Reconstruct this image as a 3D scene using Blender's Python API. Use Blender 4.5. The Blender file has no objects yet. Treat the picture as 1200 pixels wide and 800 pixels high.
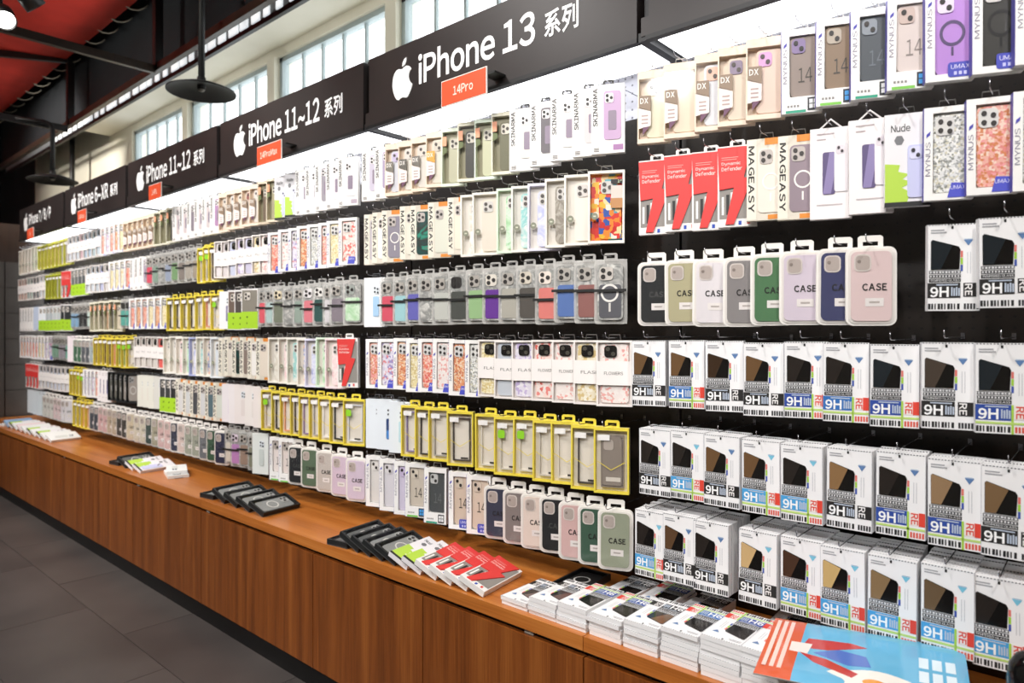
import bpy, math, random
from mathutils import Vector, Matrix, Euler

random.seed(7)
SC = bpy.context.scene
COL = SC.collection
R = math.radians
PI = math.pi

# ------------------------------------------------------------------ camera, world, exposure
CAM_D = 1.82            # camera stands this far in front of the pegboard (y = 0)
CAM_H = 1.32
YAW = 41.32
cam_data = bpy.data.cameras.new('camera')
cam_data.sensor_width = 36.0
cam_data.lens = 24.0
cam_data.shift_y = -10 / 1200
cam_data.clip_start = 0.05
cam_data.dof.use_dof = True
cam_data.dof.focus_distance = 1.9
cam_data.dof.aperture_fstop = 3.2
cam = bpy.data.objects.new('camera', cam_data)
cam.location = (0, -CAM_D, CAM_H)
cam.rotation_euler = (R(90), 0, R(YAW))
COL.objects.link(cam)
SC.camera = cam

world = bpy.data.worlds.new('world')
SC.world = world
world.use_nodes = True
bgn = world.node_tree.nodes['Background']
bgn.inputs[0].default_value = (0.93, 0.97, 1.0, 1)
bgn.inputs[1].default_value = 2.4

SC.view_settings.view_transform = 'Standard'
SC.view_settings.look = 'None'
SC.view_settings.gamma = 1.0
SC.view_settings.use_curve_mapping = False
SC.view_settings.exposure = 0.42


def spot(name, loc, aim, power, color=(1, .86, .7), size=70, radius=.06, blend=.6):
    d = bpy.data.lights.new(name, 'SPOT')
    d.energy = power
    d.color = color
    d.spot_size = R(size)
    d.spot_blend = blend
    d.shadow_soft_size = radius
    o = bpy.data.objects.new(name, d)
    o.location = loc
    o.rotation_euler = (Vector(aim) - Vector(loc)).to_track_quat('-Z', 'Y').to_euler()
    COL.objects.link(o)
    return o


# track spotlights of the shop, in two rows on the ceiling in front of the wall
for sx in (-6.4, -5.0, -3.6, -2.2, -.8, .6):
    spot('track_spotlight', (sx, -1.75, 3.35), (sx - .1, -.2, 1.35), 90, (1, .96, .93), 85, .12)
for sx in (-5.6, -3.8, -2.0, -.2):
    spot('aisle_spotlight', (sx + .3, -3.3, 3.2), (sx - .1, -.2, .9), 128, (.98, .97, .97), 70, .12)

spot('wall_fill', (-6.6, -1.4, 3.2), (-7.6, .48, 2.75), 190, (1, .95, .86), 60, .12)  # added fill light, no shop fixture: brightens the far cream wall
for sx in (-5.2, -3.4, -1.6):
    spot('soffit_fill', (sx, -1.3, 2.75), (sx - .2, .35, 3.15), 26, (1, .97, .9), 75, .12)  # added fill from below to lift the soffit, not fixtures of the shop
spot('canopy_fill', (-6.2, -1.8, 2.9), (-6.6, -.4, 3.6), 14, (1, .9, .8), 110, .1)  # added fill so the underside of the canopy is not left dark

# ------------------------------------------------------------------ materials (all node based)
MATS = {}


def lin(h):
    h = h.lstrip('#')
    out = []
    for i in (0, 2, 4):
        v = int(h[i:i + 2], 16) / 255
        out.append(v / 12.92 if v <= .04045 else ((v + .055) / 1.055) ** 2.4)
    return out + [1.0]


def newmat(name):
    m = bpy.data.materials.new(name)
    m.use_nodes = True
    nt = m.node_tree
    return m, nt, nt.nodes['Principled BSDF']


def M(key):
    if key in MATS:
        return MATS[key]
    if key.startswith('#') or ':' in key:
        pre, hx = ('', key) if key.startswith('#') else key.split(':')
        m, nt, b = newmat({'': 'card', 'g': 'gloss', 's': 'soft', 'k': 'chrome'}[pre] + '_' + hx[1:])
        b.inputs['Base Color'].default_value = lin(hx)
        b.inputs['Roughness'].default_value = {'': .5, 'g': .12, 's': .75, 'k': .25}[pre]
        if pre == 'k':
            b.inputs['Metallic'].default_value = .9
        MATS[key] = m
        return m
    raise KeyError(key)


def node(nt, t, **kw):
    n = nt.nodes.new(t)
    for k, v in kw.items():
        setattr(n, k, v)
    return n


def ramp(nt, fac, stops, const=False):
    r = node(nt, 'ShaderNodeValToRGB')
    cr = r.color_ramp
    if const:
        cr.interpolation = 'CONSTANT'
    while len(cr.elements) < len(stops):
        cr.elements.new(.5)
    for e, (p, c) in zip(cr.elements, stops):
        e.position = p
        e.color = lin(c)
    nt.links.new(fac, r.inputs[0])
    return r


def coords(nt, scale=(1, 1, 1), obj=True, rnd=0):
    tc = node(nt, 'ShaderNodeTexCoord')
    mp = node(nt, 'ShaderNodeMapping')
    mp.inputs['Scale'].default_value = scale
    nt.links.new(tc.outputs['Object'], mp.inputs[0])
    if rnd:
        oi = node(nt, 'ShaderNodeObjectInfo')
        mu = node(nt, 'ShaderNodeMath', operation='MULTIPLY')
        mu.inputs[1].default_value = rnd
        nt.links.new(oi.outputs['Random'], mu.inputs[0])
        nt.links.new(mu.outputs[0], mp.inputs['Location'])
    return mp.outputs[0]


def art_mat(key, kind, stops, scale, rough=.35, detail=2, rnd=5):
    m, nt, b = newmat(key)
    co = coords(nt, (scale, scale, scale), rnd=rnd)
    if kind == 'voronoi':
        t = node(nt, 'ShaderNodeTexVoronoi')
        t.inputs['Scale'].default_value = 1
        nt.links.new(co, t.inputs['Vector'])
        sp = node(nt, 'ShaderNodeSeparateColor')
        nt.links.new(t.outputs['Color'], sp.inputs[0])
        r = ramp(nt, sp.outputs[0], stops, True)
    elif kind == 'chebychev':
        t = node(nt, 'ShaderNodeTexVoronoi', distance='CHEBYCHEV')
        t.inputs['Scale'].default_value = 1
        nt.links.new(co, t.inputs['Vector'])
        sp = node(nt, 'ShaderNodeSeparateColor')
        nt.links.new(t.outputs['Color'], sp.inputs[0])
        r = ramp(nt, sp.outputs[0], stops, True)
    else:
        t = node(nt, 'ShaderNodeTexNoise')
        t.inputs['Scale'].default_value = 1
        t.inputs['Detail'].default_value = detail
        t.inputs['Distortion'].default_value = 1.2
        nt.links.new(co, t.inputs['Vector'])
        r = ramp(nt, t.outputs[0], stops)
    nt.links.new(r.outputs[0], b.inputs['Base Color'])
    b.inputs['Roughness'].default_value = rough
    MATS[key] = m


V = 'voronoi'
art_mat('glitter_silver', V, [(0, '#e8e8e6'), (.3, '#b9bab8'), (.5, '#f6f5f0'), (.7, '#8f9189'), (.82, '#d9d4bf')], 260)
art_mat('glitter_pink', V, [(0, '#f0b9a8'), (.25, '#e58f86'), (.45, '#f7dccb'), (.65, '#d98a5a'), (.85, '#f2a7a7')], 210)
art_mat('glitter_orange', V, [(0, '#e8a070'), (.3, '#f3cfa8'), (.55, '#d97f5a'), (.75, '#f6e4cf'), (.88, '#b76a50')], 210)
art_mat('glitter_red', V, [(0, '#ec7468'), (.22, '#f2b4a4'), (.5, '#f7ddcc'), (.75, '#ea9074'), (.92, '#dc5450')], 170)
art_mat('glitter_gold', V, [(0, '#ecdca8'), (.35, '#f8f1d8'), (.6, '#d8c48a'), (.85, '#efe6c4')], 200)
art_mat('glitter_violet', V, [(0, '#a294c4'), (.2, '#e6e0ea'), (.55, '#e08a90'), (.68, '#d8d0e0'), (.85, '#f2eef5')], 130)
art_mat('flower_pink', V, [(0, '#f5eae4'), (.5, '#f0b0a8'), (.62, '#f8f0ea'), (.88, '#ecbcb4')], 150)
art_mat('flower_red', V, [(0, '#f4e8e2'), (.4, '#ef9088'), (.6, '#f6dcd2'), (.9, '#e06a60')], 130)
art_mat('flower_lilac', V, [(0, '#e8e2ee'), (.5, '#c6b6dc'), (.8, '#f2eef4')], 110)
art_mat('flower_gold', V, [(0, '#f0e6cc'), (.5, '#dcc48c'), (.8, '#f8f2e2')], 120)
art_mat('toy_blocks', 'chebychev', [(0, '#d8352a'), (.2, '#f08a28'), (.36, '#f4d9a0'), (.48, '#2f56a8'), (.6, '#e8b832'),
                                    (.7, '#5aa3b0'), (.8, '#c9281f'), (.92, '#f2e8d8')], 62)
N = 'noise'
art_mat('marble_cream', N, [(.35, '#f2eee4'), (.55, '#dcd4c4'), (.7, '#f7f4ec')], 30)
art_mat('marble_grey', N, [(.3, '#b9b2a6'), (.5, '#8f877b'), (.7, '#d8d2c6')], 30)
art_mat('marble_teal', N, [(.35, '#f0f0ea'), (.55, '#8fd0cc'), (.7, '#f4f2ee')], 25)
art_mat('marble_lavender', N, [(.3, '#c2c6ea'), (.5, '#e8e8f6'), (.7, '#9aa2d8')], 25)
art_mat('marble_green', N, [(.3, '#a9d6a4'), (.55, '#dcefd8'), (.7, '#8cc48c')], 25)
art_mat('marble_pink', N, [(.3, '#f2c9cc'), (.55, '#f8ece8'), (.7, '#e8a8b4')], 25)
art_mat('marble_dark', N, [(.35, '#14433f'), (.5, '#2c2a28'), (.62, '#1f8f76'), (.75, '#6b6660')], 16)
art_mat('paint_mix', N, [(.3, '#e06a3a'), (.45, '#f2e6d0'), (.6, '#3a66b8'), (.75, '#f0b040')], 28)
art_mat('smoke_clear', N, [(.3, '#cfcdc8'), (.5, '#8f908d'), (.7, '#e2e0da')], 30)

# clear plastic: mostly see-through with a gloss
m, nt, b = newmat('clear_plastic')
tr = node(nt, 'ShaderNodeBsdfTransparent')
gl = node(nt, 'ShaderNodeBsdfGlossy')
gl.inputs['Roughness'].default_value = .08
mx = node(nt, 'ShaderNodeMixShader')
lw = node(nt, 'ShaderNodeLayerWeight')
lw.inputs[0].default_value = .25
mr = node(nt, 'ShaderNodeMapRange')
mr.inputs[3].default_value = .02
mr.inputs[4].default_value = .16
nt.links.new(lw.outputs['Fresnel'], mr.inputs[0])
nt.links.new(mr.outputs[0], mx.inputs[0])
nt.links.new(tr.outputs[0], mx.inputs[1])
nt.links.new(gl.outputs[0], mx.inputs[2])
nt.links.new(mx.outputs[0], nt.nodes['Material Output'].inputs[0])
MATS['clear'] = m
# milky blister plastic
m, nt, b = newmat('milky_plastic')
b.inputs['Base Color'].default_value = lin('#e6e4df')
b.inputs['Roughness'].default_value = .2
b.inputs['Alpha'].default_value = .38
MATS['milky'] = m
m, nt, b = newmat('window_glass')
b.inputs['Base Color'].default_value = (.9, .97, 1, 1)
b.inputs['Roughness'].default_value = .05
b.inputs['Alpha'].default_value = .12
MATS['glass'] = m


def wood_mat(key, stops, vertical=True, rough=.38):
    m, nt, b = newmat(key)
    co = coords(nt, (9, 9, .45) if vertical else (.5, 9, 9), rnd=7)
    n1 = node(nt, 'ShaderNodeTexNoise')
    n1.inputs['Scale'].default_value = 2.2
    n1.inputs['Detail'].default_value = 6
    n1.inputs['Distortion'].default_value = .4
    nt.links.new(co, n1.inputs['Vector'])
    co2 = coords(nt, (160, 160, 3) if vertical else (3, 160, 160), rnd=3)
    n2 = node(nt, 'ShaderNodeTexNoise')
    n2.inputs['Scale'].default_value = 1.5
    n2.inputs['Detail'].default_value = 3
    nt.links.new(co2, n2.inputs['Vector'])
    mixn = node(nt, 'ShaderNodeMath', operation='MULTIPLY_ADD')
    mixn.inputs[1].default_value = .35
    nt.links.new(n2.outputs[0], mixn.inputs[0])
    sc = node(nt, 'ShaderNodeMath', operation='MULTIPLY')
    sc.inputs[1].default_value = .65
    nt.links.new(n1.outputs[0], sc.inputs[0])
    nt.links.new(sc.outputs[0], mixn.inputs[2])
    r = ramp(nt, mixn.outputs[0], stops)
    nt.links.new(r.outputs[0], b.inputs['Base Color'])
    b.inputs['Roughness'].default_value = rough
    bp = node(nt, 'ShaderNodeBump')
    bp.inputs['Strength'].default_value = .08
    nt.links.new(n2.outputs[0], bp.inputs['Height'])
    nt.links.new(bp.outputs[0], b.inputs['Normal'])
    MATS[key] = m


wood_mat('wood_door', [(.32, '#5e300e'), (.5, '#804418'), (.66, '#985824')])
wood_mat('wood_top', [(.32, '#9a5620'), (.5, '#b86c2c'), (.68, '#c8803e')], False, .3)
wood_mat('wood_dark', [(.3, '#241812'), (.6, '#33231a')], True, .5)

# pegboard: dark brown-black board with a 25 mm grid of drilled holes
for key, base, hole, rough in (('pegboard', '#1d1611', '#060504', .36), ('pegboard_white', '#c3c3cd', '#77777f', .4)):
    m, nt, b = newmat(key)
    tc = node(nt, 'ShaderNodeTexCoord')
    sep = node(nt, 'ShaderNodeSeparateXYZ')
    nt.links.new(tc.outputs['Object'], sep.inputs[0])
    sq = []
    for ax in (0, 2):
        a = node(nt, 'ShaderNodeMath', operation='MULTIPLY'); a.inputs[1].default_value = 40
        f = node(nt, 'ShaderNodeMath', operation='FRACT')
        s_ = node(nt, 'ShaderNodeMath', operation='SUBTRACT'); s_.inputs[1].default_value = .5
        p_ = node(nt, 'ShaderNodeMath', operation='MULTIPLY')
        nt.links.new(sep.outputs[ax], a.inputs[0]); nt.links.new(a.outputs[0], f.inputs[0])
        nt.links.new(f.outputs[0], s_.inputs[0]); nt.links.new(s_.outputs[0], p_.inputs[0]); nt.links.new(s_.outputs[0], p_.inputs[1])
        sq.append(p_)
    ad = node(nt, 'ShaderNodeMath', operation='ADD')
    nt.links.new(sq[0].outputs[0], ad.inputs[0]); nt.links.new(sq[1].outputs[0], ad.inputs[1])
    lt = node(nt, 'ShaderNodeMath', operation='LESS_THAN'); lt.inputs[1].default_value = .0185
    nt.links.new(ad.outputs[0], lt.inputs[0])
    mixc = node(nt, 'ShaderNodeMix', data_type='RGBA')
    nt.links.new(lt.outputs[0], mixc.inputs[0])
    mixc.inputs[6].default_value = lin(base)
    mixc.inputs[7].default_value = lin(hole)
    nt.links.new(mixc.outputs[2], b.inputs['Base Color'])
    b.inputs['Roughness'].default_value = rough
    bp = node(nt, 'ShaderNodeBump', invert=True)
    bp.inputs['Strength'].default_value = .6
    bp.inputs['Distance'].default_value = .003
    nt.links.new(lt.outputs[0], bp.inputs['Height'])
    nt.links.new(bp.outputs[0], b.inputs['Normal'])
    MATS[key] = m


def noisy(key, c1, c2, scale, rough=.5, bump=0, rnd=4, c0=None):
    m, nt, b = newmat(key)
    co = coords(nt, (scale,) * 3, rnd=rnd)
    t = node(nt, 'ShaderNodeTexNoise')
    t.inputs['Scale'].default_value = 1
    t.inputs['Detail'].default_value = 5
    nt.links.new(co, t.inputs['Vector'])
    r = ramp(nt, t.outputs[0], [(.3, c1), (.7, c2)])
    nt.links.new(r.outputs[0], b.inputs['Base Color'])
    b.inputs['Roughness'].default_value = rough
    if bump:
        bp = node(nt, 'ShaderNodeBump')
        bp.inputs['Strength'].default_value = bump
        nt.links.new(t.outputs[0], bp.inputs['Height'])
        nt.links.new(bp.outputs[0], b.inputs['Normal'])
    MATS[key] = m


noisy('sign_dark', '#241e1d', '#2c2523', 5, .4, .03)
noisy('black_metal', '#0c0c0d', '#151414', 20, .45)
noisy('brown_metal', '#241c18', '#33281f', 12, .4)
noisy('cream_paint', '#dedac9', '#e8e4d6', 3, .7, .03)
noisy('black_paint', '#1b1e22', '#262a2f', 2, .8)
noisy('lamp_black', '#060708', '#0b0c0d', 20, .6)
noisy('red_canvas', '#b8281c', '#cc3022', 4, .8, .1)
noisy('floor_a', '#45403e', '#57514d', 2.2, .4, .04)
noisy('floor_b', '#423d3b', '#534d4a', 2.2, .4, .04)
noisy('grout', '#3a3634', '#423d3b', 6, .7)
noisy('grey_tile', '#4a4541', '#544f4a', 6, .5)
noisy('rope', '#6a665e', '#8a857a', 50, .9)


def emit(key, color, strength):
    m, nt, b = newmat(key)
    b.inputs['Base Color'].default_value = (1, 1, 1, 1)
    b.inputs['Emission Color'].default_value = (*color, 1)
    b.inputs['Emission Strength'].default_value = strength
    MATS[key] = m


emit('led_panel', (.95, .97, 1.0), 2.8)
emit('daylight_glow', (.92, .97, 1.0), .55)  # emission standing in for daylight in the slot below the fascia
emit('lamp_glow', (1, .97, .9), 12.0)
emit('warm_glow', (1, .75, .45), 6.0)


# ------------------------------------------------------------------ mesh building
class MB:
    def __init__(s):
        s.v, s.f, s.m, s.smooth = [], [], [], []

    def face(s, pts, mat, smooth=False):
        n = len(s.v)
        s.v += [tuple(p) for p in pts]
        s.f.append(tuple(range(n, n + len(pts))))
        s.m.append(mat)
        s.smooth.append(smooth)

    def mesh_(s, vs, fs, mat, smooth=False):
        n = len(s.v)
        s.v += [tuple(p) for p in vs]
        for f in fs:
            s.f.append(tuple(i + n for i in f))
            s.m.append(mat)
            s.smooth.append(smooth)

    def box(s, x0, x1, y0, y1, z0, z1, mat):
        vs = [(x0, y0, z0), (x1, y0, z0), (x1, y1, z0), (x0, y1, z0), (x0, y0, z1), (x1, y0, z1), (x1, y1, z1), (x0, y1, z1)]
        s.mesh_(vs, [(0, 3, 2, 1), (4, 5, 6, 7), (0, 1, 5, 4), (1, 2, 6, 5), (2, 3, 7, 6), (3, 0, 4, 7)], mat)

    def rect(s, x0, x1, z0, z1, y, mat):
        s.face([(x0, y, z0), (x1, y, z0), (x1, y, z1), (x0, y, z1)], mat)

    def poly(s, pts, y, mat):
        s.face([(x, y, z) for x, z in pts], mat)

    def slab(s, pts, y0, y1, mat):          # polygon in xz, counter-clockwise, front at y0 < y1
        n = len(pts)
        vs = [(x, y0, z) for x, z in pts] + [(x, y1, z) for x, z in pts]
        fs = [tuple(range(n)), tuple(range(2 * n - 1, n - 1, -1))]
        for i in range(n):
            j = (i + 1) % n
            fs.append((j, i, i + n, j + n))
        s.mesh_(vs, fs, mat)

    def ring(s, x, z, r0, r1, y, mat, n=20):
        for i in range(n):
            a, b2 = 2 * PI * i / n, 2 * PI * (i + 1) / n
            s.face([(x + r1 * math.cos(a), y, z + r1 * math.sin(a)), (x + r1 * math.cos(b2), y, z + r1 * math.sin(b2)),
                    (x + r0 * math.cos(b2), y, z + r0 * math.sin(b2)), (x + r0 * math.cos(a), y, z + r0 * math.sin(a))], mat)

    def tube(s, path, r, mat, n=6):
        path = [Vector(p) for p in path]
        rings = []
        up = Vector((.13, .27, .95))
        for i, p in enumerate(path):
            d = (path[min(i + 1, len(path) - 1)] - path[max(i - 1, 0)]).normalized()
            a = d.cross(up)
            if a.length < .05:
                a = d.cross(Vector((1, 0, 0)))
            a.normalize()
            b2 = d.cross(a)
            rings.append([p + r * (math.cos(2 * PI * k / n) * a + math.sin(2 * PI * k / n) * b2) for k in range(n)])
        vs = [q for rg in rings for q in rg]
        fs = []
        for i in range(len(path) - 1):
            for k in range(n):
                fs.append((i * n + k, i * n + (k + 1) % n, (i + 1) * n + (k + 1) % n, (i + 1) * n + k))
        fs.append(tuple(range(n - 1, -1, -1)))
        fs.append(tuple(range((len(path) - 1) * n, len(path) * n)))
        s.mesh_(vs, fs, mat, True)

    def lathe(s, prof, mat, n=28, c=(0, 0, 0)):
        vs, fs = [], []
        for r, z in prof:
            for k in range(n):
                a = 2 * PI * k / n
                vs.append((c[0] + r * math.cos(a), c[1] + r * math.sin(a), c[2] + z))
        for i in range(len(prof) - 1):
            for k in range(n):
                fs.append((i * n + k, i * n + (k + 1) % n, (i + 1) * n + (k + 1) % n, (i + 1) * n + k))
        s.mesh_(vs, fs, mat, True)

    def extend(s, o):
        n = len(s.v)
        s.v += o.v
        s.f += [tuple(i + n for i in f) for f in o.f]
        s.m += o.m
        s.smooth += o.smooth

    def build(s, name):
        me = bpy.data.meshes.new(name)
        me.from_pydata(s.v, [], s.f)
        keys = []
        for k in s.m:
            if k not in keys:
                keys.append(k)
                me.materials.append(M(k) if k not in MATS else MATS[k])
        me.polygons.foreach_set('material_index', [keys.index(k) for k in s.m])
        me.polygons.foreach_set('use_smooth', s.smooth)
        me.update()
        return me


def rr(x0, x1, z0, z1, r, n=3):
    pts = []
    for cx, cz, a0 in ((x1 - r, z0 + r, -90), (x1 - r, z1 - r, 0), (x0 + r, z1 - r, 90), (x0 + r, z0 + r, 180)):
        for i in range(n + 1):
            a = R(a0 + 90 * i / n)
            pts.append((cx + r * math.cos(a), cz + r * math.sin(a)))
    return pts


def disc(x, z, r, n=10):
    return [(x + r * math.cos(2 * PI * i / n), z + r * math.sin(2 * PI * i / n)) for i in range(n)]


TEXT = {}


def glyph(ch, bold, res):
    k = (ch, bold, res)
    if k not in TEXT:
        c = bpy.data.curves.new('lettering', 'FONT')
        o = ord(ch)
        c.body = chr(o + 0xFEE0) if 33 <= o <= 126 and ch != '~' else ch
        c.resolution_u = res
        c.offset = bold
        ob = bpy.data.objects.new('lettering', c)
        COL.objects.link(ob)
        me = ob.to_mesh()
        vs = [(v.co.x, v.co.y) for v in me.vertices]
        fs = []
        for p in me.polygons:
            f = tuple(p.vertices)
            ar = sum(vs[f[i]][0] * vs[f[(i + 1) % len(f)]][1] - vs[f[(i + 1) % len(f)]][0] * vs[f[i]][1] for i in range(len(f)))
            fs.append(tuple(reversed(f)) if ar < 0 else f)
        ob.to_mesh_clear()
        bpy.data.objects.remove(ob)
        bpy.data.curves.remove(c)
        TEXT[k] = (vs, fs)
    return TEXT[k]


def text_geo(s, bold, res):
    k = ('word', s, bold, res)
    if k not in TEXT:
        vs, fs, pen = [], [], 0.0
        for ch in s:
            if ch == ' ':
                pen += .24
                continue
            gv_, gf = glyph(ch, bold, max(res, 2))
            gx = min(q[0] for q in gv_)
            n = len(vs)
            vs += [(q[0] - gx + pen, q[1]) for q in gv_]
            fs += [tuple(i + n for i in f) for f in gf]
            pen += max(q[0] for q in gv_) - gx + .075
        xs = [q[0] for q in vs]
        zs = [q[1] for q in vs]
        TEXT[k] = (vs, fs, min(xs), max(xs), min(zs), max(zs))
    return TEXT[k]


def tx(mb, s, x0, x1, z0, z1, y, mat, rot=0, bold=.012, res=1):
    """fit lettering into the rectangle x0..x1, z0..z1; rot 90 reads upwards, -90 reads downwards"""
    vs, fs, ax, bx_, az, bz = text_geo(s, bold, res)
    out = []
    for px, pz in vs:
        a = (px - ax) / (bx_ - ax)
        b2 = (pz - az) / (bz - az)
        if rot == 0:
            out.append((x0 + a * (x1 - x0), y, z0 + b2 * (z1 - z0)))
        elif rot == 90:
            out.append((x1 - b2 * (x1 - x0), y, z0 + a * (z1 - z0)))
        else:
            out.append((x0 + b2 * (x1 - x0), y, z1 - a * (z1 - z0)))
    mb.mesh_(out, fs, mat)


def link(name, me, parent=None, loc=(0, 0, 0), rot=(0, 0, 0)):
    o = bpy.data.objects.new(name, me)
    COL.objects.link(o)
    o.location = loc
    o.rotation_euler = rot
    if parent:
        o.parent = parent
    return o


def tag(o, label, cat, group=None, kind=None):
    o['label'] = label
    o['category'] = cat
    if group:
        o['group'] = group
    if kind:
        o['kind'] = kind
    return o


def struct(name, mb, parent=None, **kw):
    o = link(name, mb.build(name), parent, **kw)
    if parent is None:
        o['kind'] = 'structure'
    return o


def bxo(*a):
    mb = MB()
    mb.box(*a)
    return mb


# photo pixel column -> place along the wall, on the plane standing at distance d from the camera
_c, _s = math.cos(R(90 - YAW)), math.sin(R(90 - YAW))


def wx(u, d=1.62):
    a = (u - 600) / 800
    return -d * (_c - a * _s) / (_s + a * _c)


# ------------------------------------------------------------------ setting
W_BAY = 1.2
X0 = -.945                       # joint between the 13 bay and the nearest bay
JOINT = [X0 + W_BAY, X0, X0 - 1.2, X0 - 2.4, X0 - 3.605, X0 - 4.81, X0 - 6.02]
Z_SIGN0, Z_SIGN1 = CAM_H + .785, CAM_H + 1.035
Y_SIGN = -.235
Z_TOP = .568                     # counter top

fl = MB()
fl.box(-11, 2.2, -4.2, .2, -.06, -.004, 'grout')
floor = struct('floor', fl)
TW, TD = .90, .45
tiles = {}
for mk in ('floor_a', 'floor_b'):
    t = MB()
    t.box(0, TW - .003, 0, TD - .003, -.01, 0, mk)
    tiles[mk] = t.build('tile')
for j in range(6):
    for i in range(11):
        x = -8.2 + i * TW + (.45 if j % 2 else 0)
        y = -2.95 + j * TD
        link('tile', tiles[random.choice(('floor_a', 'floor_b'))], floor, (x, y, random.uniform(-.0006, 0)))

wb = MB()
wb.box(-7.25, 1.6, .022, .12, 0, 2.34, 'black_paint')
wb.box(-9.4, 1.6, .12, .5, 2.28, 2.34, 'cream_paint')
struct('wall_back', wb)
# window wall above the display
ZW0, ZW1, YW = 2.36, 3.09, .48
piers = [-9.4, -6.46, -5.36, -4.08, -2.86, -1.64, -.42, .8]
wu = MB()
wu.box(-9.4, 1.6, YW, YW + .12, 2.3, ZW0, 'cream_paint')
wu.box(-9.4, 1.6, YW, YW + .12, ZW1, 4.2, 'cream_paint')
wu.box(-9.4, -6.46, YW, YW + .12, ZW0, ZW1, 'cream_paint')
wu.box(-11, -9.4, YW, YW + .12, 0, 4.2, 'black_paint')  # black colour stands in for the unlit depth of the room
wu.box(1.6, 2.2, YW, YW + .12, 0, 4.2, 'cream_paint')
for p in piers[2:]:
    wu.box(p - .045, p + .045, YW - .02, YW + .12, ZW0, ZW1, 'cream_paint')
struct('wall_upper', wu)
frame_m = '#a3b0b2'
for k in range(1, 7):
    xa, xb = piers[k] + (.0 if k == 1 else .045), piers[k + 1] - .045
    fr = MB()
    for a in ((xa, xa + .03), (xb - .03, xb)):
        fr.box(a[0], a[1], YW + .02, YW + .07, ZW0, ZW1, frame_m)
    fr.box(xa, xb, YW + .02, YW + .07, ZW0, ZW0 + .03, frame_m)
    fr.box(xa, xb, YW + .02, YW + .07, ZW1 - .03, ZW1, frame_m)
    win = struct('window_%d' % k, fr)
    nc = 5
    cw = (xb - xa - .06) / nc
    chh = (ZW1 - ZW0 - .06) / 3
    bar = MB()
    for i in range(1, nc):
        bar.box(xa + .03 + i * cw - .007, xa + .03 + i * cw + .007, YW + .035, YW + .055, ZW0 + .03, ZW1 - .03, frame_m)
    for i in range(1, 3):
        bar.box(xa + .03, xb - .03, YW + .036, YW + .054, ZW0 + .03 + i * chh - .006, ZW0 + .03 + i * chh + .006, frame_m)
    link('glazing_bars', bar.build('glazing_bars'), win)
    pane = bxo(0, cw - .012, 0, .004, 0, chh - .012, 'glass').build('pane')
    for i in range(nc):
        for j in range(3):
            link('pane', pane, win, (xa + .036 + i * cw, YW + .043, ZW0 + .036 + j * chh))
# soffit and black fascia above the windows
so = MB()
so.box(-7.0, 1.6, .21, .5, 3.15, 3.2, 'cream_paint')
struct('trim_1', so)
fa = MB()
fa.box(-9.4, 1.6, .17, .21, 3.215, 4.2, 'black_paint')
fa.box(-9.4, 1.6, .185, .21, 3.10, 3.13, 'black_metal')
struct('trim_2', fa)
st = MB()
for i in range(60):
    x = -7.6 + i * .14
    st.box(x, x + random.choice((.06, .09, .11)), .19, .205, 3.142, 3.198, 'daylight_glow')  # pieces glow by themselves in place of daylight from behind
st.box(-9.4, 1.6, .2, .208, 3.13, 3.215, '#7d8286')
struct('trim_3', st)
ce = MB()
ce.box(-11, 2.2, -4.2, .6, 4.2, 4.26, 'black_paint')
struct('ceiling', ce)
wl = MB()
wl.box(-11.06, -11, -4.2, .6, 0, 4.26, 'black_paint')  # painted black for the darkness deeper in the room
struct('wall_left', wl)
wr = MB()
wr.box(2.2, 2.26, -4.2, .6, 0, 4.26, 'cream_paint')
struct('wall_right', wr)
wf = MB()
wf.box(-11, 2.2, -4.26, -4.2, 0, 4.26, 'cream_paint')
struct('wall_front', wf)
# end wall of the aisle: brown head over grey panels
we = MB()
we.box(-7.60, -7.45, -1.7, .12, 0, 1.95, 'grout')
we.box(-7.60, -7.44, -1.7, .12, 1.95, 2.3, 'wood_dark')
wend = struct('wall_end', we)
pn = bxo(0, .012, 0, .285, 0, .225, 'grey_tile').build('panel')
for i in range(6):
    for j in range(8):
        link('panel', pn, wend, (-7.448, -1.70 + i * .295, .12 + j * .23))

# pegboards, one per bay, with their hooks as parts
BAYNAMES = ['nearest bay', '13 bay', 'near 11~12 bay', 'far 11~12 bay', '6~XR bay', 'end bay']
ROWN = ['top row', 'second row', 'third row', 'fourth row', 'fifth row', 'bottom row']
boards = []
for k in range(6):
    xa, xb = JOINT[k + 1], JOINT[k] + (.25 if k == 0 else 0)
    e = bpy.data.objects.new('pegboard_panel', None)
    COL.objects.link(e)
    e.location = ((xa + xb) / 2, 0, Z_TOP)
    cxm = (xa + xb) / 2
    board = MB()
    board.box(xa + .004 - cxm, xb - .004 - cxm, 0, .018, 0, CAM_H + .655 - Z_TOP, 'pegboard')
    link('board', board.build('board'), e)
    top = MB()
    top.box(xa + .004 - cxm, xb - .004 - cxm, 0, .018, CAM_H + .655 - Z_TOP, Z_SIGN1 - Z_TOP - .02, 'pegboard_white')
    link('upper_board', top.build('upper_board'), e)
    tag(e, ['dark perforated board behind the screen protector boxes, nearest bay',
            'dark perforated board behind the packs under the 13 sign',
            'dark perforated board behind the packs under the nearer 11~12 sign',
            'dark perforated board behind the packs under the farther 11~12 sign',
            'dark perforated board behind the packs under the 6~XR sign',
            'dark perforated board at the far end of the display'][k], 'pegboard', 'perforated display boards')
    boards.append(e)

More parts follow.
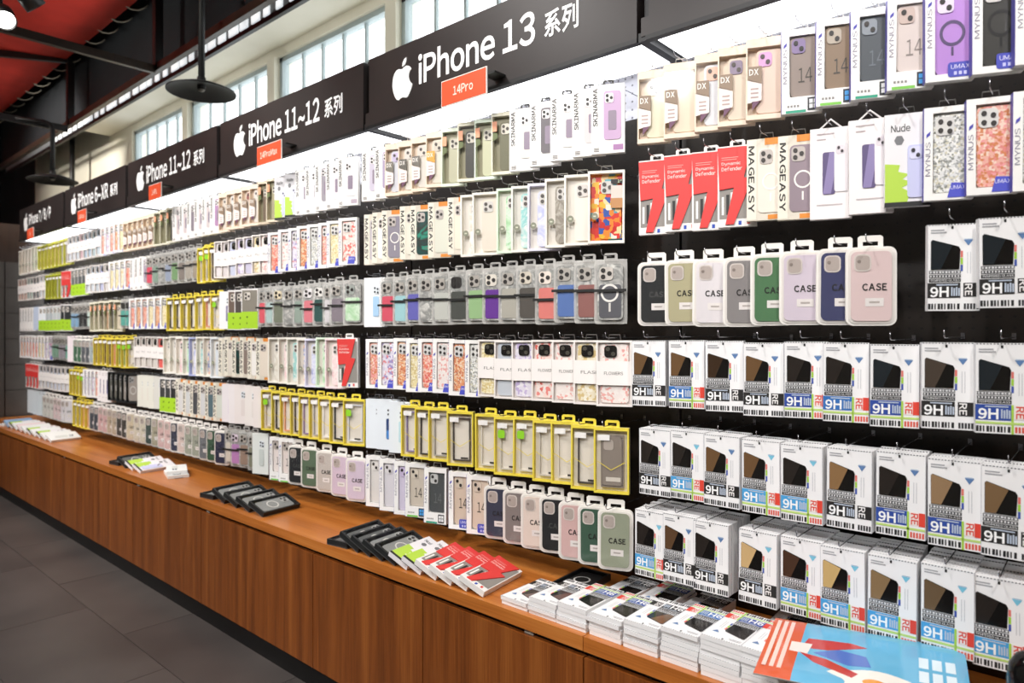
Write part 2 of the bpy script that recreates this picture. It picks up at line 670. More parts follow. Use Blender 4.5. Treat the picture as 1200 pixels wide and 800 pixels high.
# ------------------------------------------------------------------ sign boxes with light panels
APPLE = [(.50, .74), (.44, .75), (.35, .775), (.25, .765), (.15, .69), (.09, .57), (.07, .42), (.10, .27), (.17, .13), (.26, .03),
         (.34, 0), (.42, .03), (.50, .045), (.58, .03), (.67, 0), (.75, .02), (.82, .09), (.89, .19), (.93, .29), (.85, .34),
         (.79, .42), (.77, .51), (.80, .60), (.88, .67), (.86, .70), (.78, .76), (.68, .785), (.58, .77)]
LEAF = [(.50, .80), (.61, .83), (.67, .91), (.68, 1.0), (.59, .97), (.52, .89)]
SIGNS = [None, ('iPhone 13', '14Pro'), ('iPhone 11~12', '14ProMax'), ('iPhone 11~12', '14PL'), ('iPhone 6~XR', '14Plus'),
         ('iPhone 7/8/P', '14')]
for k in range(6):
    xa, xb = JOINT[k + 1], JOINT[k]
    e = bpy.data.objects.new('header_sign', None)
    COL.objects.link(e)
    e.location = (xa, 0, Z_SIGN0)
    hh = Z_SIGN1 - Z_SIGN0
    bd = MB()
    bd.box(.03, W_BAY - .006, Y_SIGN, Y_SIGN + .012, .0, hh, 'sign_dark')                # face
    bd.box(.006, .030, Y_SIGN + .002, Y_SIGN + .03, 0, .05, 'sign_dark')
    bd.box(.006, W_BAY - .006, Y_SIGN + .012, -.004, hh - .012, hh, 'sign_dark')
    bd.box(.006, .024, Y_SIGN + .02, -.004, .012, hh - .012, 'black_metal')
    bd.box(W_BAY - .018, W_BAY - .006, Y_SIGN + .012, -.004, .012, hh - .012, 'sign_dark')
    link('sign_box', bd.build('sign_box'), e)
    br = MB()
    br.box(-.004, .02, Y_SIGN + .004, -.03, -.012, .012, 'black_metal')
    br.box(.02, W_BAY - .006, Y_SIGN, Y_SIGN + .022, -.012, .0, 'black_metal')
    link('bracket', br.build('bracket'), e)
    led = MB()
    led.box(.035, W_BAY - .02, Y_SIGN + .03, -.03, -.004, .006, 'led_panel')
    link('light_panel', led.build('light_panel'), e)
    if SIGNS[k]:
        word, tagword = SIGNS[k]
        YF = Y_SIGN - .0035
        ap = MB()
        for pts in (APPLE, LEAF):
            ap.slab([(.165 + px * .128, .055 + pz * .145) for px, pz in pts], YF, Y_SIGN, '#fbfbf9')
        link('logo', ap.build('logo'), e)
        le = MB()
        x1 = .845 if k == 1 else .90
        tx(le, word, .315, x1, .085, .192, YF + .002, '#fbfbf9', bold=.022, res=4)
        if k < 5:
            tx(le, '系列', x1 + .035, x1 + .16, .085, .165, YF + .002, '#fbfbf9', bold=.02, res=2)
        link('lettering', le.build('lettering'), e)
        lab = {1: 'wide dark sign with white apple logo reading 13, largest lettered one',
               2: 'dark sign with white apple logo reading 11~12, nearer of the two',
               3: 'dark sign with white apple logo reading 11~12, farther of the two',
               4: 'dark sign with white apple logo reading 6~XR',
               5: 'dark sign with white apple logo at far end'}[k]
        tag(e, lab, 'sign', 'header signs over the display')
        # orange card clipped in front of the sign
        t = bpy.data.objects.new('price_card', None)
        COL.objects.link(t)
        tw = .205 if k < 3 else .17
        t.location = (xa + .49, Y_SIGN - .05, Z_SIGN0 - .046)
        pl = MB()
        pl.box(0, tw, -.004, 0, 0, .085, '#f4efe8')
        pl.box(.003, tw - .003, -.0055, -.004, .003, .082, '#dd4f26')
        link('card', pl.build('card'), t)
        tl = MB()
        n_ = len(tagword)
        half = .009 * n_
        tx(tl, tagword, tw / 2 - half, tw / 2 + half, .027, .056, -.0062, '#f6d9c8', bold=.014, res=2)
        link('lettering', tl.build('lettering'), t)
        cl = MB()
        cl.box(tw - .02, tw + .03, 0, .05, .06, .066, 'black_metal')
        link('clip', cl.build('clip'), t)
        tag(t, {1: 'orange card reading 14Pro clipped before the 13 sign',
                2: 'orange card reading 14ProMax clipped before the nearer 11~12 sign',
                3: 'small orange card clipped before the farther 11~12 sign',
                4: 'small orange card clipped before the 6~XR sign',
                5: 'small orange card below the far end sign'}[k], 'card', 'orange cards on the signs')
    else:
        tag(e, 'blank dark brown sign above the nearest bay', 'sign', 'header signs over the display')

# ------------------------------------------------------------------ counter and cabinets
Y_CT = -.433
cuts = [(-7.42, -5.117), (-5.117, -3.09), (-3.09, -.985), (-.985, .62)]
clab = ['orange wooden counter top at the far end, under white packs', 'orange wooden counter top under the black and lime packs',
        'long orange wooden counter top under the fans of packs', 'wooden counter top piece under the stacked white boxes']
for (xa, xb), lb in zip(cuts, clab):
    mb = MB()
    mb.box(xa + .001, xb - .001, Y_CT, -.001, -.036, 0, 'wood_top')
    o = link('counter_top', mb.build('counter_top'), None, (0, 0, Z_TOP))
    tag(o, lb, 'counter', 'wooden counter tops')
joints = [.62, -.385, -.985, -1.585, -2.187, -3.09, -3.894, -4.5, -5.117, -5.9, -6.65, -7.42]
for i in range(len(joints) - 1):
    xb, xa = joints[i], joints[i + 1]
    e = bpy.data.objects.new('base_cabinet', None)
    COL.objects.link(e)
    e.location = ((xa + xb) / 2, Y_CT, 0)
    w2 = (xb - xa) / 2
    body = MB()
    body.box(-w2 + .001, w2 - .001, .022, .43, .1, .529, 'wood_dark')
    link('carcass', body.build('carcass'), e)
    dr = MB()
    dr.box(-w2 + .002, w2 - .002, .002, .02, .1, .515, 'wood_door')
    link('door', dr.build('door'), e)
    kk = MB()
    kk.box(-w2, w2, .034, .05, 0, .1, 'black_metal')
    link('plinth', kk.build('plinth'), e)
    if i in (2, 4, 5, 7):
        h_ = MB()
        xx = -w2 + .03 if i != 2 else w2 - .2
        h_.box(xx, xx + .03, .012, .03, .516, .529, '#a9a59c')
        link('hinge', h_.build('hinge'), e)
    nm = ['nearest', 'second', 'third', 'fourth', 'fifth', 'sixth', 'seventh', 'eighth', 'ninth', 'tenth', 'eleventh'][i]
    tag(e, 'brown wood-grain cabinet door unit under the counter, %s from the camera end' % nm, 'cabinet', 'cabinets under the counter')

# ------------------------------------------------------------------ package kinds
# every kind returns w, h, d and a list of parts (name, MB, [(sub name, MB), ...]); front at y = -d, base z = 0, back y = 0


def frame_shell(w, h, d, rim, mat, back=None):
    mb = MB()
    x = w / 2
    mb.box(-x, x, -.003, 0, 0, h, back or mat)
    mb.box(-x, -x + rim[0], -d, -.003, 0, h, mat)
    mb.box(x - rim[1], x, -d, -.003, 0, h, mat)
    mb.box(-x + rim[0], x - rim[1], -d, -.003, 0, rim[2], mat)
    mb.box(-x + rim[0], x - rim[1], -d, -.003, h - rim[3], h, mat)
    return mb


def camera_block(x0, x1, z0, z1, y, mat, lens='#22201f', n=3, dep=.003):
    mb = MB()
    mb.slab(rr(x0, x1, z0, z1, (x1 - x0) * .25), y - dep, y, mat)
    w_, h_ = x1 - x0, z1 - z0
    spots = {3: [(.28, .74), (.28, .27), (.74, .5)], 2: [(.3, .7), (.7, .3)], 4: [(.28, .74), (.28, .27), (.74, .62), (.76, .2)]}[n]
    for a, b2 in spots:
        mb.slab(disc(x0 + a * w_, z0 + b2 * h_, w_ * (.17 if n != 4 else .14), 9), y - dep - .0015, y - dep, lens)
    return mb


def tab_part(w, h, mat, zh=.02, tw=.034, slot=None):
    mb = MB()
    zh = max(zh, .018)
    y0, y1 = -.002, -.0008
    a, b2, e = tw / 2, tw * .3, h + zh
    s0, s1 = h + .0035, h + .0125
    mb.box(-a, -b2, y0, y1, h - .004, e - .004, mat)
    mb.box(b2, a, y0, y1, h - .004, e - .004, mat)
    mb.box(-b2, b2, y0, y1, h - .004, s0, mat)
    mb.box(-b2, b2, y0, y1, s1, e - .004, mat)
    mb.slab([(-a, e - .004), (a, e - .004), (a - .005, e), (-a + .005, e)], y0, y1, mat)
    return ('hang_tab', mb, [])


def loop_part(w, h, mat='#3b3936'):
    mb = MB()
    mb.tube([(-.018, -.003, h - .002), (-.015, -.003, h + .016), (.015, -.003, h + .016), (.018, -.003, h - .002)], .0016, mat, 5)
    return ('hang_loop', mb, [])


def k_skin(v):
    c, lab = v[0], v[2] if len(v) > 2 else None
    w, h, d = .1, .196, .018
    b = MB(); b.box(-w / 2, w / 2, -d, 0, 0, h, '#f3f0ec')
    y = -d - .0006
    t = MB(); tx(t, 'SKINARMA', -.044, -.030, .078, .186, y, '#262220', 90, .02)
    for i in range(3):
        t.rect(-.042, -.026, .006 + i * .004, .008 + i * .004, y, '#6a6460')
    cs = MB(); cs.slab(rr(-.012, .040, .038, .176, .009), -d - .002, -d, c)
    cs.slab(rr(.002, .026, .065, .120, .004), -d - .0028, -d - .002, '#8d7f90' if c != '#3a3836' else '#55524f')
    cam_ = camera_block(-.008, .018, .142, .170, -d - .002, '#e9e4e2', n=3, dep=.001)
    pr = MB(); pr.rect(.016, .046, .008, .024, y, lab or '#e6e0da')
    return w, h, d, [('box', b, []), ('lettering', t, []), ('phone_case', cs, [('camera_module', cam_)]), ('printed_label', pr, []),
                     tab_part(w, h, '#22201f', .014)]


def k_dx(v):
    c, camc = v[0], v[2] if len(v) > 2 else v[0]
    tagc = v[3] if len(v) > 3 else '#8f7a66'
    w, h, d = .1, .196, .021
    b = frame_shell(w, h, d, (.004, .004, .012, .022), '#ecd9c4', '#e3d0bc')
    cs = MB(); cs.slab(rr(-.024, .042, .016, .168, .011), -.014, -.003, c)
    cam_ = camera_block(-.018, .016, .128, .162, -.014, camc, '#4c443f', 2, .002)
    bn = MB()
    bn.poly([(-.046, .098), (-.010, .086), (-.010, .128), (-.046, .128)], -d - .0006, tagc)
    tx(bn, 'DX', -.042, -.018, .107, .122, -d - .001, '#f6f1ea', 0, .02)
    bn.poly([(-.046, .040), (-.010, .046), (-.010, .085), (-.046, .096)], -d - .0006, '#f2e6e0')
    for i in range(3):
        bn.rect(-.038, -.018, .052 + i * .010, .056 + i * .010, -d - .001, '#b59f9a')
    bn.poly([(-.034, .022), (-.014, .044), (-.034, .044)], -d - .0006, '#6d4560')
    pn_ = MB(); pn_.rect(-w / 2 + .004, w / 2 - .004, .012, h - .022, -d + .0008, 'clear')
    return w, h, d, [('box', b, []), ('phone_case', cs, [('camera_module', cam_)]), ('printed_label', bn, []), ('window', pn_, []),
                     loop_part(w, h, '#b8b4ae')]


def k_14(v):
    """white window box with a script strip on the left; opts: ring, badge, foot"""
    c, opts = v[0], v[2] if len(v) > 2 else 'foot'
    w, h, d = .1, .196, .02
    b = frame_shell(w, h, d, (.020, .008, .038 if 'foot' in opts else .014, .016), '#f3f1ee', '#d9d2cb')
    b.box(-w / 2 - .0008, -w / 2, -d, 0, 0, h, '#5a54a8')
    y = -d - .0006
    t = MB()
    tx(t, 'MYNUS', -.046, -.036, .07, .15, y, '#8a8698', 90, 0)
    t.poly([(-.045, .152), (-.037, .158), (-.036, .166), (-.044, .160)], y, '#4a49b0')
    cs = MB(); cs.slab(rr(-.028, .041, .040 if 'foot' in opts else .016, .178, .010), -.014, -.003, c)
    kids = []
    kids.append(('camera_module', camera_block(-.024, .010, .140, .174, -.014, v[3] if len(v) > 3 else '#b9b0a8', '#2a2624', 2, .002)))
    if 'ring' in opts:
        rg = MB(); rg.ring(.007, .098, .020, .0265, -.0146, '#57476e' if c != '#34332f' else '#161515', 22)
        rg.rect(.0045, .0095, .052, .070, -.0146, '#57476e' if c != '#34332f' else '#161515')
        kids.append(('magnet_ring', rg))
    elif 'plain' not in opts:
        n14 = MB(); tx(n14, '14', -.008, .026, .072, .106, -.0146, v[4] if len(v) > 4 else '#4c463f', 0, 0)
        kids.append(('lettering', n14))
    parts = [('box', b, []), ('lettering', t, []), ('phone_case', cs, kids)]
    lb = MB()
    if 'foot' in opts:
        for i in range(4):
            lb.rect(-.036 + i * .008, -.031 + i * .008, .014, .019, y, '#8d8a86')
        lb.rect(-.040, .010, .001, .007, y, '#7fc850' if 'teal' not in opts else '#2f9f80')
        lb.rect(.014, .041, .004, .034, y, '#2a2a2e')
        for a in (0, 1):
            for b2 in (0, 1):
                lb.rect(.018 + a * .011, .027 + a * .011, .009 + b2 * .0115, .0185 + b2 * .0115, y - .0004, '#4a9fe0' if 'teal' not in opts else '#e8e8e8')
    if 'badge' in opts:
        lb.slab(rr(-.004, .046, .006, .036, .005, 2), y - .0004, y, '#4a50b8')
        tx(lb, 'UMAX', .002, .040, .022, .031, y - .0008, '#e8e6f6', 0, 0)
        for i in range(3):
            lb.rect(.008 + i * .010, .014 + i * .010, .010, .017, y - .0008, '#c9caf0')
    parts.append(('printed_label', lb, []))
    pn_ = MB(); pn_.rect(-w / 2 + .020, w / 2 - .008, .014, h - .016, -d + .0008, 'clear')
    parts.append(('window', pn_, []))
    parts.append(loop_part(w, h, '#c9c7c4'))
    return w, h, d, parts


def k_glit(v):
    w, h, d = .098, .19, .018
    b = frame_shell(w, h, d, (.018, .008, .014, .012), '#f5f3ef', '#ded8d0')
    b.box(-w / 2 - .0008, -w / 2, -d, 0, 0, h, '#5a54a8')
    y = -d - .0006
    t = MB(); tx(t, 'MYNUS', -.046, -.036, .05, .12, y, '#8a8698', 90, 0)
    t.poly([(-.045, .128), (-.037, .134), (-.036, .142), (-.044, .136)], y, '#4a49b0')
    cs = MB(); cs.slab(rr(-.029, .039, .016, .174, .009), -.013, -.003, v[0])
    cam_ = camera_block(-.026, .012, .132, .170, -.013, '#dedcd8', '#34302e', 4, .002)
    lb = MB()
    lb.slab([(-.002, .004), (.034, .004), (.040, .032), (.006, .034)], y - .0004, y, '#4f55c4')
    tx(lb, 'UMAX', .004, .034, .020, .028, y - .0008, '#e4e4f8', 0, 0)
    pn_ = MB(); pn_.rect(-w / 2 + .018, w / 2 - .008, .014, h - .012, -d + .0008, 'clear')
    return w, h, d, [('box', b, []), ('lettering', t, []), ('phone_case', cs, [('camera_module', cam_)]), ('printed_label', lb, []),
                     ('window', pn_, []), loop_part(w, h, '#4a4744')]


def k_red(v):
    w, h, d = .102, .2, .018
    b = MB(); b.box(-w / 2, w / 2, -d, 0, 0, h, '#efece8')
    y = -d - .0006
    b.rect(-.046, .048, .020, .186, y, '#8f8a84')
    b.rect(-.040, -.034, .03, .075, y - .0004, '#f4f2ee')
    b.rect(-.028, -.020, .03, .080, y - .0004, '#2a2826')
    b.rect(-.016, -.010, .03, .085, y - .0004, '#f4f2ee')
    bo = MB()
    bo.slab([(-.051, .196), (-.046, .092), (-.008, .096), (-.030, .006), (-.008, .006), (.040, .116), (.018, .120), (.040, .196)], y - .003, y, '#dd3b38')
    t = MB()
    tx(t, 'Dynamic', -.040, .010, .150, .160, y - .0036, '#fbe2dc', 0, .01)
    tx(t, 'Defender', -.040, .014, .138, .148, y - .0036, '#fbe2dc', 0, .01)
    for i in range(2):
        t.rect(-.040, .0 + i * .004, .165 + i * .005, .1665 + i * .005, y - .0036, '#efa49c')
    tk = MB(); tk.rect(.004, .012, .004, .014, y, '#2c4fb0'); tk.rect(.026, .034, .006, .016, y, '#d8352c')
    return w, h, d, [('box', b, []), ('red_bolt', bo, [('lettering', t)]), ('printed_label', tk, []), tab_part(w, h, '#e8e4de', .018, .04)]


def k_mag(v):
    w, h, d = .096, .196, .018
    b = MB(); b.box(-w / 2, w / 2, -d, 0, 0, h, '#dcd4c4')
    y = -d - .0006
    b.rect(-.0475, -.024, .002, .194, y, '#ece6d6')
    t = MB(); tx(t, 'MAGEASY', -.044, -.029, .02, .18, y - .0004, '#1f1c1a', -90, .026)
    cs = MB(); cs.slab(rr(-.020, .042, .018, .172, .010), -d - .002, -d, v[0])
    kids = [('camera_module', camera_block(-.016, .016, .134, .168, -d - .002, '#bdb4ae', '#37322f', 3, .0015))]
    if len(v) > 2:
        rg = MB(); rg.ring(.011, .092, .017, .021, -d - .0026, '#f3efe8', 20); rg.rect(.009, .013, .044, .064, -d - .0026, '#f3efe8')
        kids.append(('magnet_ring', rg))
    oc = MB(); oc.rect(-.004, .046, .180, .196, y, '#e08a2e'); oc.rect(.004, .047, .002, .013, y, '#e08a2e')
    return w, h, d, [('box', b, []), ('lettering', t, []), ('phone_case', cs, kids), ('orange_corners', oc, []), loop_part(w, h, '#55514b')]


def k_white(v):
    w, h, d = .1, .205, .02
    b = MB(); b.box(-w / 2, w / 2, -d, 0, 0, h, '#f4efee')
    y = -d - .0006
    ph = MB()
    ph.slab(rr(-.020, .010, .055, .150, .005), y - .001, y, '#5c4f7a')
    ph.poly([(-.019, .056), (.0, .056), (.009, .10), (.009, .149), (-.004, .149)], y - .0014, '#8d80ae')
    bk = MB()
    bk.slab(rr(.008, .040, .060, .168, .006), y - .0016, y - .0001, '#e9e3e6')
    cm = camera_block(.012, .032, .144, .164, y - .0016, '#d8d0d6', '#3a3438', 2, .0006)
    t = MB()
    for i, (a, c_) in enumerate(((.178, '#b4a6a8'), (.19, '#b4a6a8'), (.03, '#c0b4b6'))):
        t.rect(-.034, -.012 + i * .02, a, a + .003, y, c_)
    hg = MB(); hg.tube([(-.028, -.008, h), (0, -.008, h + .022), (.028, -.008, h)], .0022, '#ece8e6', 5)
    return w, h, d, [('box', b, []), ('printed_screen', ph, []), ('printed_phone', bk, [('camera_module', cm)]), ('lettering', t, []), ('hanger', hg, [])]


def k_nude(v):
    w, h, d = .1, .196, .016
    b = MB(); b.box(-w / 2, w / 2, -d, 0, 0, h, '#ebe8ea')
    y = -d - .0006
    sp = MB()
    sp.poly([(-.049, .010), (.0, .010), (.006, .03), (-.012, .04), (.012, .05), (-.010, .058), (.004, .068), (-.02, .074), (-.016, .088), (-.049, .092)], y, '#b6d84a')
    ph = MB(); ph.slab(rr(.0, .040, .018, .128, .007), y - .002, y, '#c9cbea')
    cm = camera_block(.004, .030, .098, .124, y - .002, '#d9d9ee', '#2c2a30', 2, .001)
    t = MB(); tx(t, 'Nude', -.036, .006, .158, .174, y, '#2a2a2a', 0, .01)
    t.poly(disc(-.018, .14, .011, 6), y, '#77777a')
    t.rect(-.050, .050, .0, .010, y, '#222222')
    return w, h, d, [('box', b, []), ('green_splash', sp, []), ('phone_case', ph, [('camera_module', cm)]), ('lettering', t, []), loop_part(w, h)]


def k_case(v):
    c = v[0]
    w, h, d = .1, .172, .0155
    tr_ = MB(); tr_.slab(rr(-w / 2, w / 2, 0, h, .016, 4), -.011, 0, 's:#eae6e0')
    tr_.slab(rr(-w / 2 + .005, w / 2 - .005, .005, h - .005, .014, 4), -.013, -.011, 's:#e2ddd6')
    cs = MB(); cs.slab(rr(-w / 2 + .010, w / 2 - .010, .010, h - .010, .012, 4), -d, -.013, 's:' + c)
    ho = MB(); ho.slab(rr(-.034, .000, h - .054, h - .016, .010), -d - .0012, -d, 's:#d8cfc8')
    ho.slab(rr(-.031, -.003, h - .051, h - .019, .008), -d - .0016, -d - .0012, '#b9aca4')
    ho.slab(disc(-.024, h - .032, .004, 8), -d - .0022, -d - .0016, '#8d8078')
    t = MB(); tx(t, 'CASE', -.018, .030, .076, .092, -d - .0007, '#1d1b1a' if c != '#1e2022' else '#4a4a48', 0, .035)
    sk = MB(); sk.rect(-.012, .024, .042, .060, -d - .0007, '#ece6e2')
    sk.rect(-.004, .016, .049, .053, -d - .001, '#b8aea8')
    cv = MB(); cv.slab(rr(-w / 2 + .004, w / 2 - .004, .004, h - .004, .015, 4), -d - .0042, -d - .0036, 'clear')
    return w, h, d, [('tray', tr_, []), ('silicone_case', cs, [('camera_hole', ho), ('lettering', t), ('sticker', sk)]), ('clear_cover', cv, []),
                     tab_part(w, h, '#ebe7e1', .026, .05)]


def k_glass(v):
    band, lightb = v[0], v[2] if len(v) > 2 else False
    scr = v[3] if len(v) > 3 else '#2a2522'
    w, h, d = .092, .176, .018
    b = MB(); b.box(-w / 2, w / 2, -d, 0, 0, h, '#f1f0f0')
    for sx_ in (-1, 1):
        b.rect(sx_ * (w / 2 - .0004) - .0004, sx_ * (w / 2 - .0004) + .0004, 0, h, -d - .0003, '#b4b4ba')
    b.rect(-.004, .0, h - .010, h - .004, -d - .0006, '#1b1b1b')
    y = -d - .0006
    for i in range(16):
        b.rect(-.044 + i * .0056, -.0408 + i * .0056, h - .0022, h - .0002, y, '#6a6a6e')
    ph = MB()
    ph.slab([(-.040, .084), (.010, .084), (.012, .124), (.009, .130), (-.037, .145), (-.040, .142)], y - .0012, y, 'g:#171514')
    ph.poly([(-.0395, .0845), (-.022, .0845), (-.002, .1325), (-.037, .1445), (-.0395, .142)], y - .0016, 'g:' + scr)
    bars = MB()
    for i, c_ in enumerate(('#e0766c', '#9fcf3a', '#3c55a8')):
        bars.rect(.0125, .0165, .108 - i * .014, .121 - i * .014, y, c_)
    tt = MB()
    tt.rect(-.043, .013, .058, .0655, y, '#232324')
    tx(tt, 'TEMPERED GLASS', -.041, .011, .0595, .0642, y - .0003, '#e8e8e8', 0, 0)
    for i in range(2):
        tt.rect(-.043, .013, .0668 + i * .0082, .0735 + i * .0082, y, '#6a6a6c' if i else '#4a4a4c')
        for j in range(10):
            tt.rect(-.041 + j * .0054, -.0385 + j * .0054 + .001 * (i * j % 2), .0682 + i * .0082, .0722 + i * .0082, y - .0003, '#dededf')
    bd = MB()
    bd.rect(-.0455, .0125, .026, .0565, y, band)
    n9 = MB()
    tx(n9, '9H', -.041, -.008, .0275, .0490, y - .0004, '#f9f9f9', 0, .03)
    for i in range(4):
        n9.rect(-.004 + i * .0042, -.0012 + i * .0042, .030, .048 - .002 * (i % 2), y - .0004, '#b9c4d4')
    n9.rect(-.030, .008, .0515, .054, y - .0004, '#b9c4d4')
    dark = band == '#232120'
    side = MB()
    sc_ = '#232120' if dark else '#dd4434'
    if not dark:
        side.rect(.0125, .0165, 0, .0565, y - .0002, '#a8d048')
        side.rect(-.0455, .0455, .0185, .023, y - .0002, '#bcd878')
    side.rect(.0175, .0455, .028, .056, y, sc_ if dark else '#efe4e0')
    side.rect(.034 if not dark else .0175, .0455, .028, .056, y - .0002, sc_)
    tx(side, 'RE', .020, .033, .030, .054, y - .0004, '#f3f0ee' if dark else '#dd4434', -90, .02)
    bt = MB()
    for i in range(10):
        x_ = -.0445 + i * .0057
        bt.rect(x_, x_ + .0044 - .001 * (i % 3), .003, .0145, y, '#1f1e1f')
    for i in range(5):
        bt.rect(.0185 + i * .0054, .0222 + i * .0054, .003, .0145, y, '#2c2c2e' if dark else '#d95a4a')
    em = MB()
    em.poly([(.018, .143), (.026, .131), (.034, .143)], y, '#5d7fae' if not lightb else '#7cc3dc')
    em.poly([(.020, .145), (.032, .145), (.034, .1435), (.018, .1435)], y, '#9fb6cf')
    for i in range(2):
        em.rect(-.040, -.012 - i * .004, .158 + i * .005, .1605 + i * .005, y, '#a4a4a8')
        em.rect(.024 + i * .005, .0252 + i * .005, .075, .118, y, '#c2c2c6')
    return w, h, d, [('box', b, []), ('printed_screen', ph, []), ('colour_bars', bars, []), ('title_print', tt, []), ('colour_band', bd, [('lettering', n9)]),
                     ('side_print', side, []), ('bottom_print', bt, []), ('emblem', em, [])]


def k_tall(v):
    rim = v[2] if len(v) > 2 else '#f0ece2'
    w, h, d = .108, .208, .020
    b = frame_shell(w, h, d, (.006, .006, .008, .008), rim, v[0] if v[0] == 'toy_blocks' else '#e6e0d6')
    cs = MB(); cs.slab(rr(-.022, .044, .014, .184, .011), -.014, -.003, v[0])
    cam_ = camera_block(-.016, .020, .142, .178, -.014, '#d6d2cc', '#57514c', 3, .002)
    bg = MB(); bg.slab(disc(-.034, .078, .010, 14), -d - .0004, -d + .0004, '#8a8c78')
    bg.rect(-.038, -.030, .076, .080, -d - .0008, '#d6d8c4')
    parts = [('frame', b, []), ('phone_case', cs, [('camera_module', cam_)]), ('round_sticker', bg, [])]
    if v[0] == 'toy_blocks':
        lb = MB(); lb.rect(.014, .048, .100, .164, -d - .0006, '#d9cfc4'); lb.rect(.014, .048, .1, .128, -d - .001, '#c08a58')
        lb.rect(.014, .048, .170, .182, -d - .0006, '#23221f')
        tx(lb, '14', .034, .046, .172, .180, -d - .001, '#e8f4c8', 0, .02)
        parts.append(('printed_label', lb, []))
    pn_ = MB(); pn_.rect(-w / 2 + .006, w / 2 - .006, .008, h - .008, -d + .0008, 'clear')
    parts += [('window', pn_, []), loop_part(w, h, '#8a867c')]
    return w, h, d, parts


def k_olive(v):
    w, h, d = .1, .2, .020
    b = frame_shell(w, h, d, (.005, .005, .010, .012), v[2] if len(v) > 2 else '#e6e2cc', '#8f8a6e')
    cs = MB(); cs.slab(rr(-.020, .042, .014, .170, .011), -.013, -.003, v[0])
    cam_ = camera_block(-.014, .018, .130, .164, -.013, '#ddd6c8', '#4c463e', 3, .002)
    lb = MB(); lb.rect(-.046, -.028, .140, .172, -d - .0006, '#eda27c')
    lb.poly([(-.044, .108), (-.026, .118), (-.026, .134), (-.044, .136)], -d - .0006, '#5f6a38')
    pn_ = MB(); pn_.rect(-w / 2 + .005, w / 2 - .005, .010, h - .012, -d + .0008, 'clear')
    return w, h, d, [('frame', b, []), ('phone_case', cs, [('camera_module', cam_)]), ('printed_label', lb, []), ('window', pn_, []), loop_part(w, h, '#d8d8d8')]


def k_blist(v):
    c = v[0]
    w, h, d = .096, .184, .016
    sh = MB()
    sh.slab(rr(-w / 2, w / 2, 0, h, .010), -.003, 0, 'milky')
    for i in range(12):
        a = -.044 + i * .008
        sh.box(a, a + .004, -.0045, -.003, .001, .006, 'milky'); sh.box(a, a + .004, -.0045, -.003, h - .006, h - .001, 'milky')
    cs = MB(); cs.slab(rr(-.036, .038, .012, .170, .012), -.011, -.003, 'smoke_clear')
    pr = MB(); pr.slab(rr(-.031, .033, .018, .112, .008), -.0125, -.011, c)
    kids = [('camera_module', camera_block(-.030, .010, .124, .162, -.011, v[2] if len(v) > 2 else '#b4aea6', '#2c2826', 3, .0025)), ('coloured_back', pr)]
    if len(v) > 3:
        rg = MB(); rg.ring(.0, .088, .020, .026, -.0131, '#f0ece6', 22); rg.rect(-.003, .003, .035, .06, -.0131, '#e2ded8'); kids.append(('magnet_ring', rg))
    cv = MB(); cv.slab(rr(-w / 2 + .006, w / 2 - .006, .007, h - .007, .010), -d, -d + .001, 'clear')
    sz = .070 + (int(c[1:3], 16) * 7 % 29 if c[0] == '#' else 20) * .001
    stp = MB(); stp.box(-w / 2 - .001, w / 2 + .001, -d - .0016, -d - .0004, sz, sz + .008, '#1c1b1a')
    return w, h, d, [('backing', sh, []), ('phone_case', cs, kids), ('blister', cv, []), ('black_strap', stp, []), tab_part(w, h, 'milky', .016, .04)]


def k_flash(v):
    word = v[2] if len(v) > 2 else 'FLASH'
    w, h, d = .102, .186, .016
    b = frame_shell(w, h, d, (.005, .005, .006, .006), '#efe9e4', '#e6deda')
    cs = MB(); cs.slab(rr(-.040, .040, .010, .176, .010), -.010, -.003, v[0])
    cam_ = camera_block(-.028, .008, .138, .172, -.010, 'g:#232120', '#4a463c', 2, .003)
    sl = MB()
    sl.rect(-w / 2 - .0005, -w / 2 + .0004, .060, .128, -d - .0011, '#c9c2bc')
    sl.box(-w / 2 - .0006, w / 2 + .0006, -d - .0008, -d, .060, .128, '#f5f0ec')
    t = MB(); tx(t, word, -.028, .026, .089, .098, -d - .0012, '#4a4644', 0, 0)
    pn_ = MB(); pn_.rect(-w / 2 + .005, w / 2 - .005, .006, h - .006, -d + .0008, 'clear')
    return w, h, d, [('box', b, []), ('phone_case', cs, [('camera_module', cam_)]), ('paper_sleeve', sl, [('lettering', t)]), ('window', pn_, []),
                     loop_part(w, h, '#55514e')]


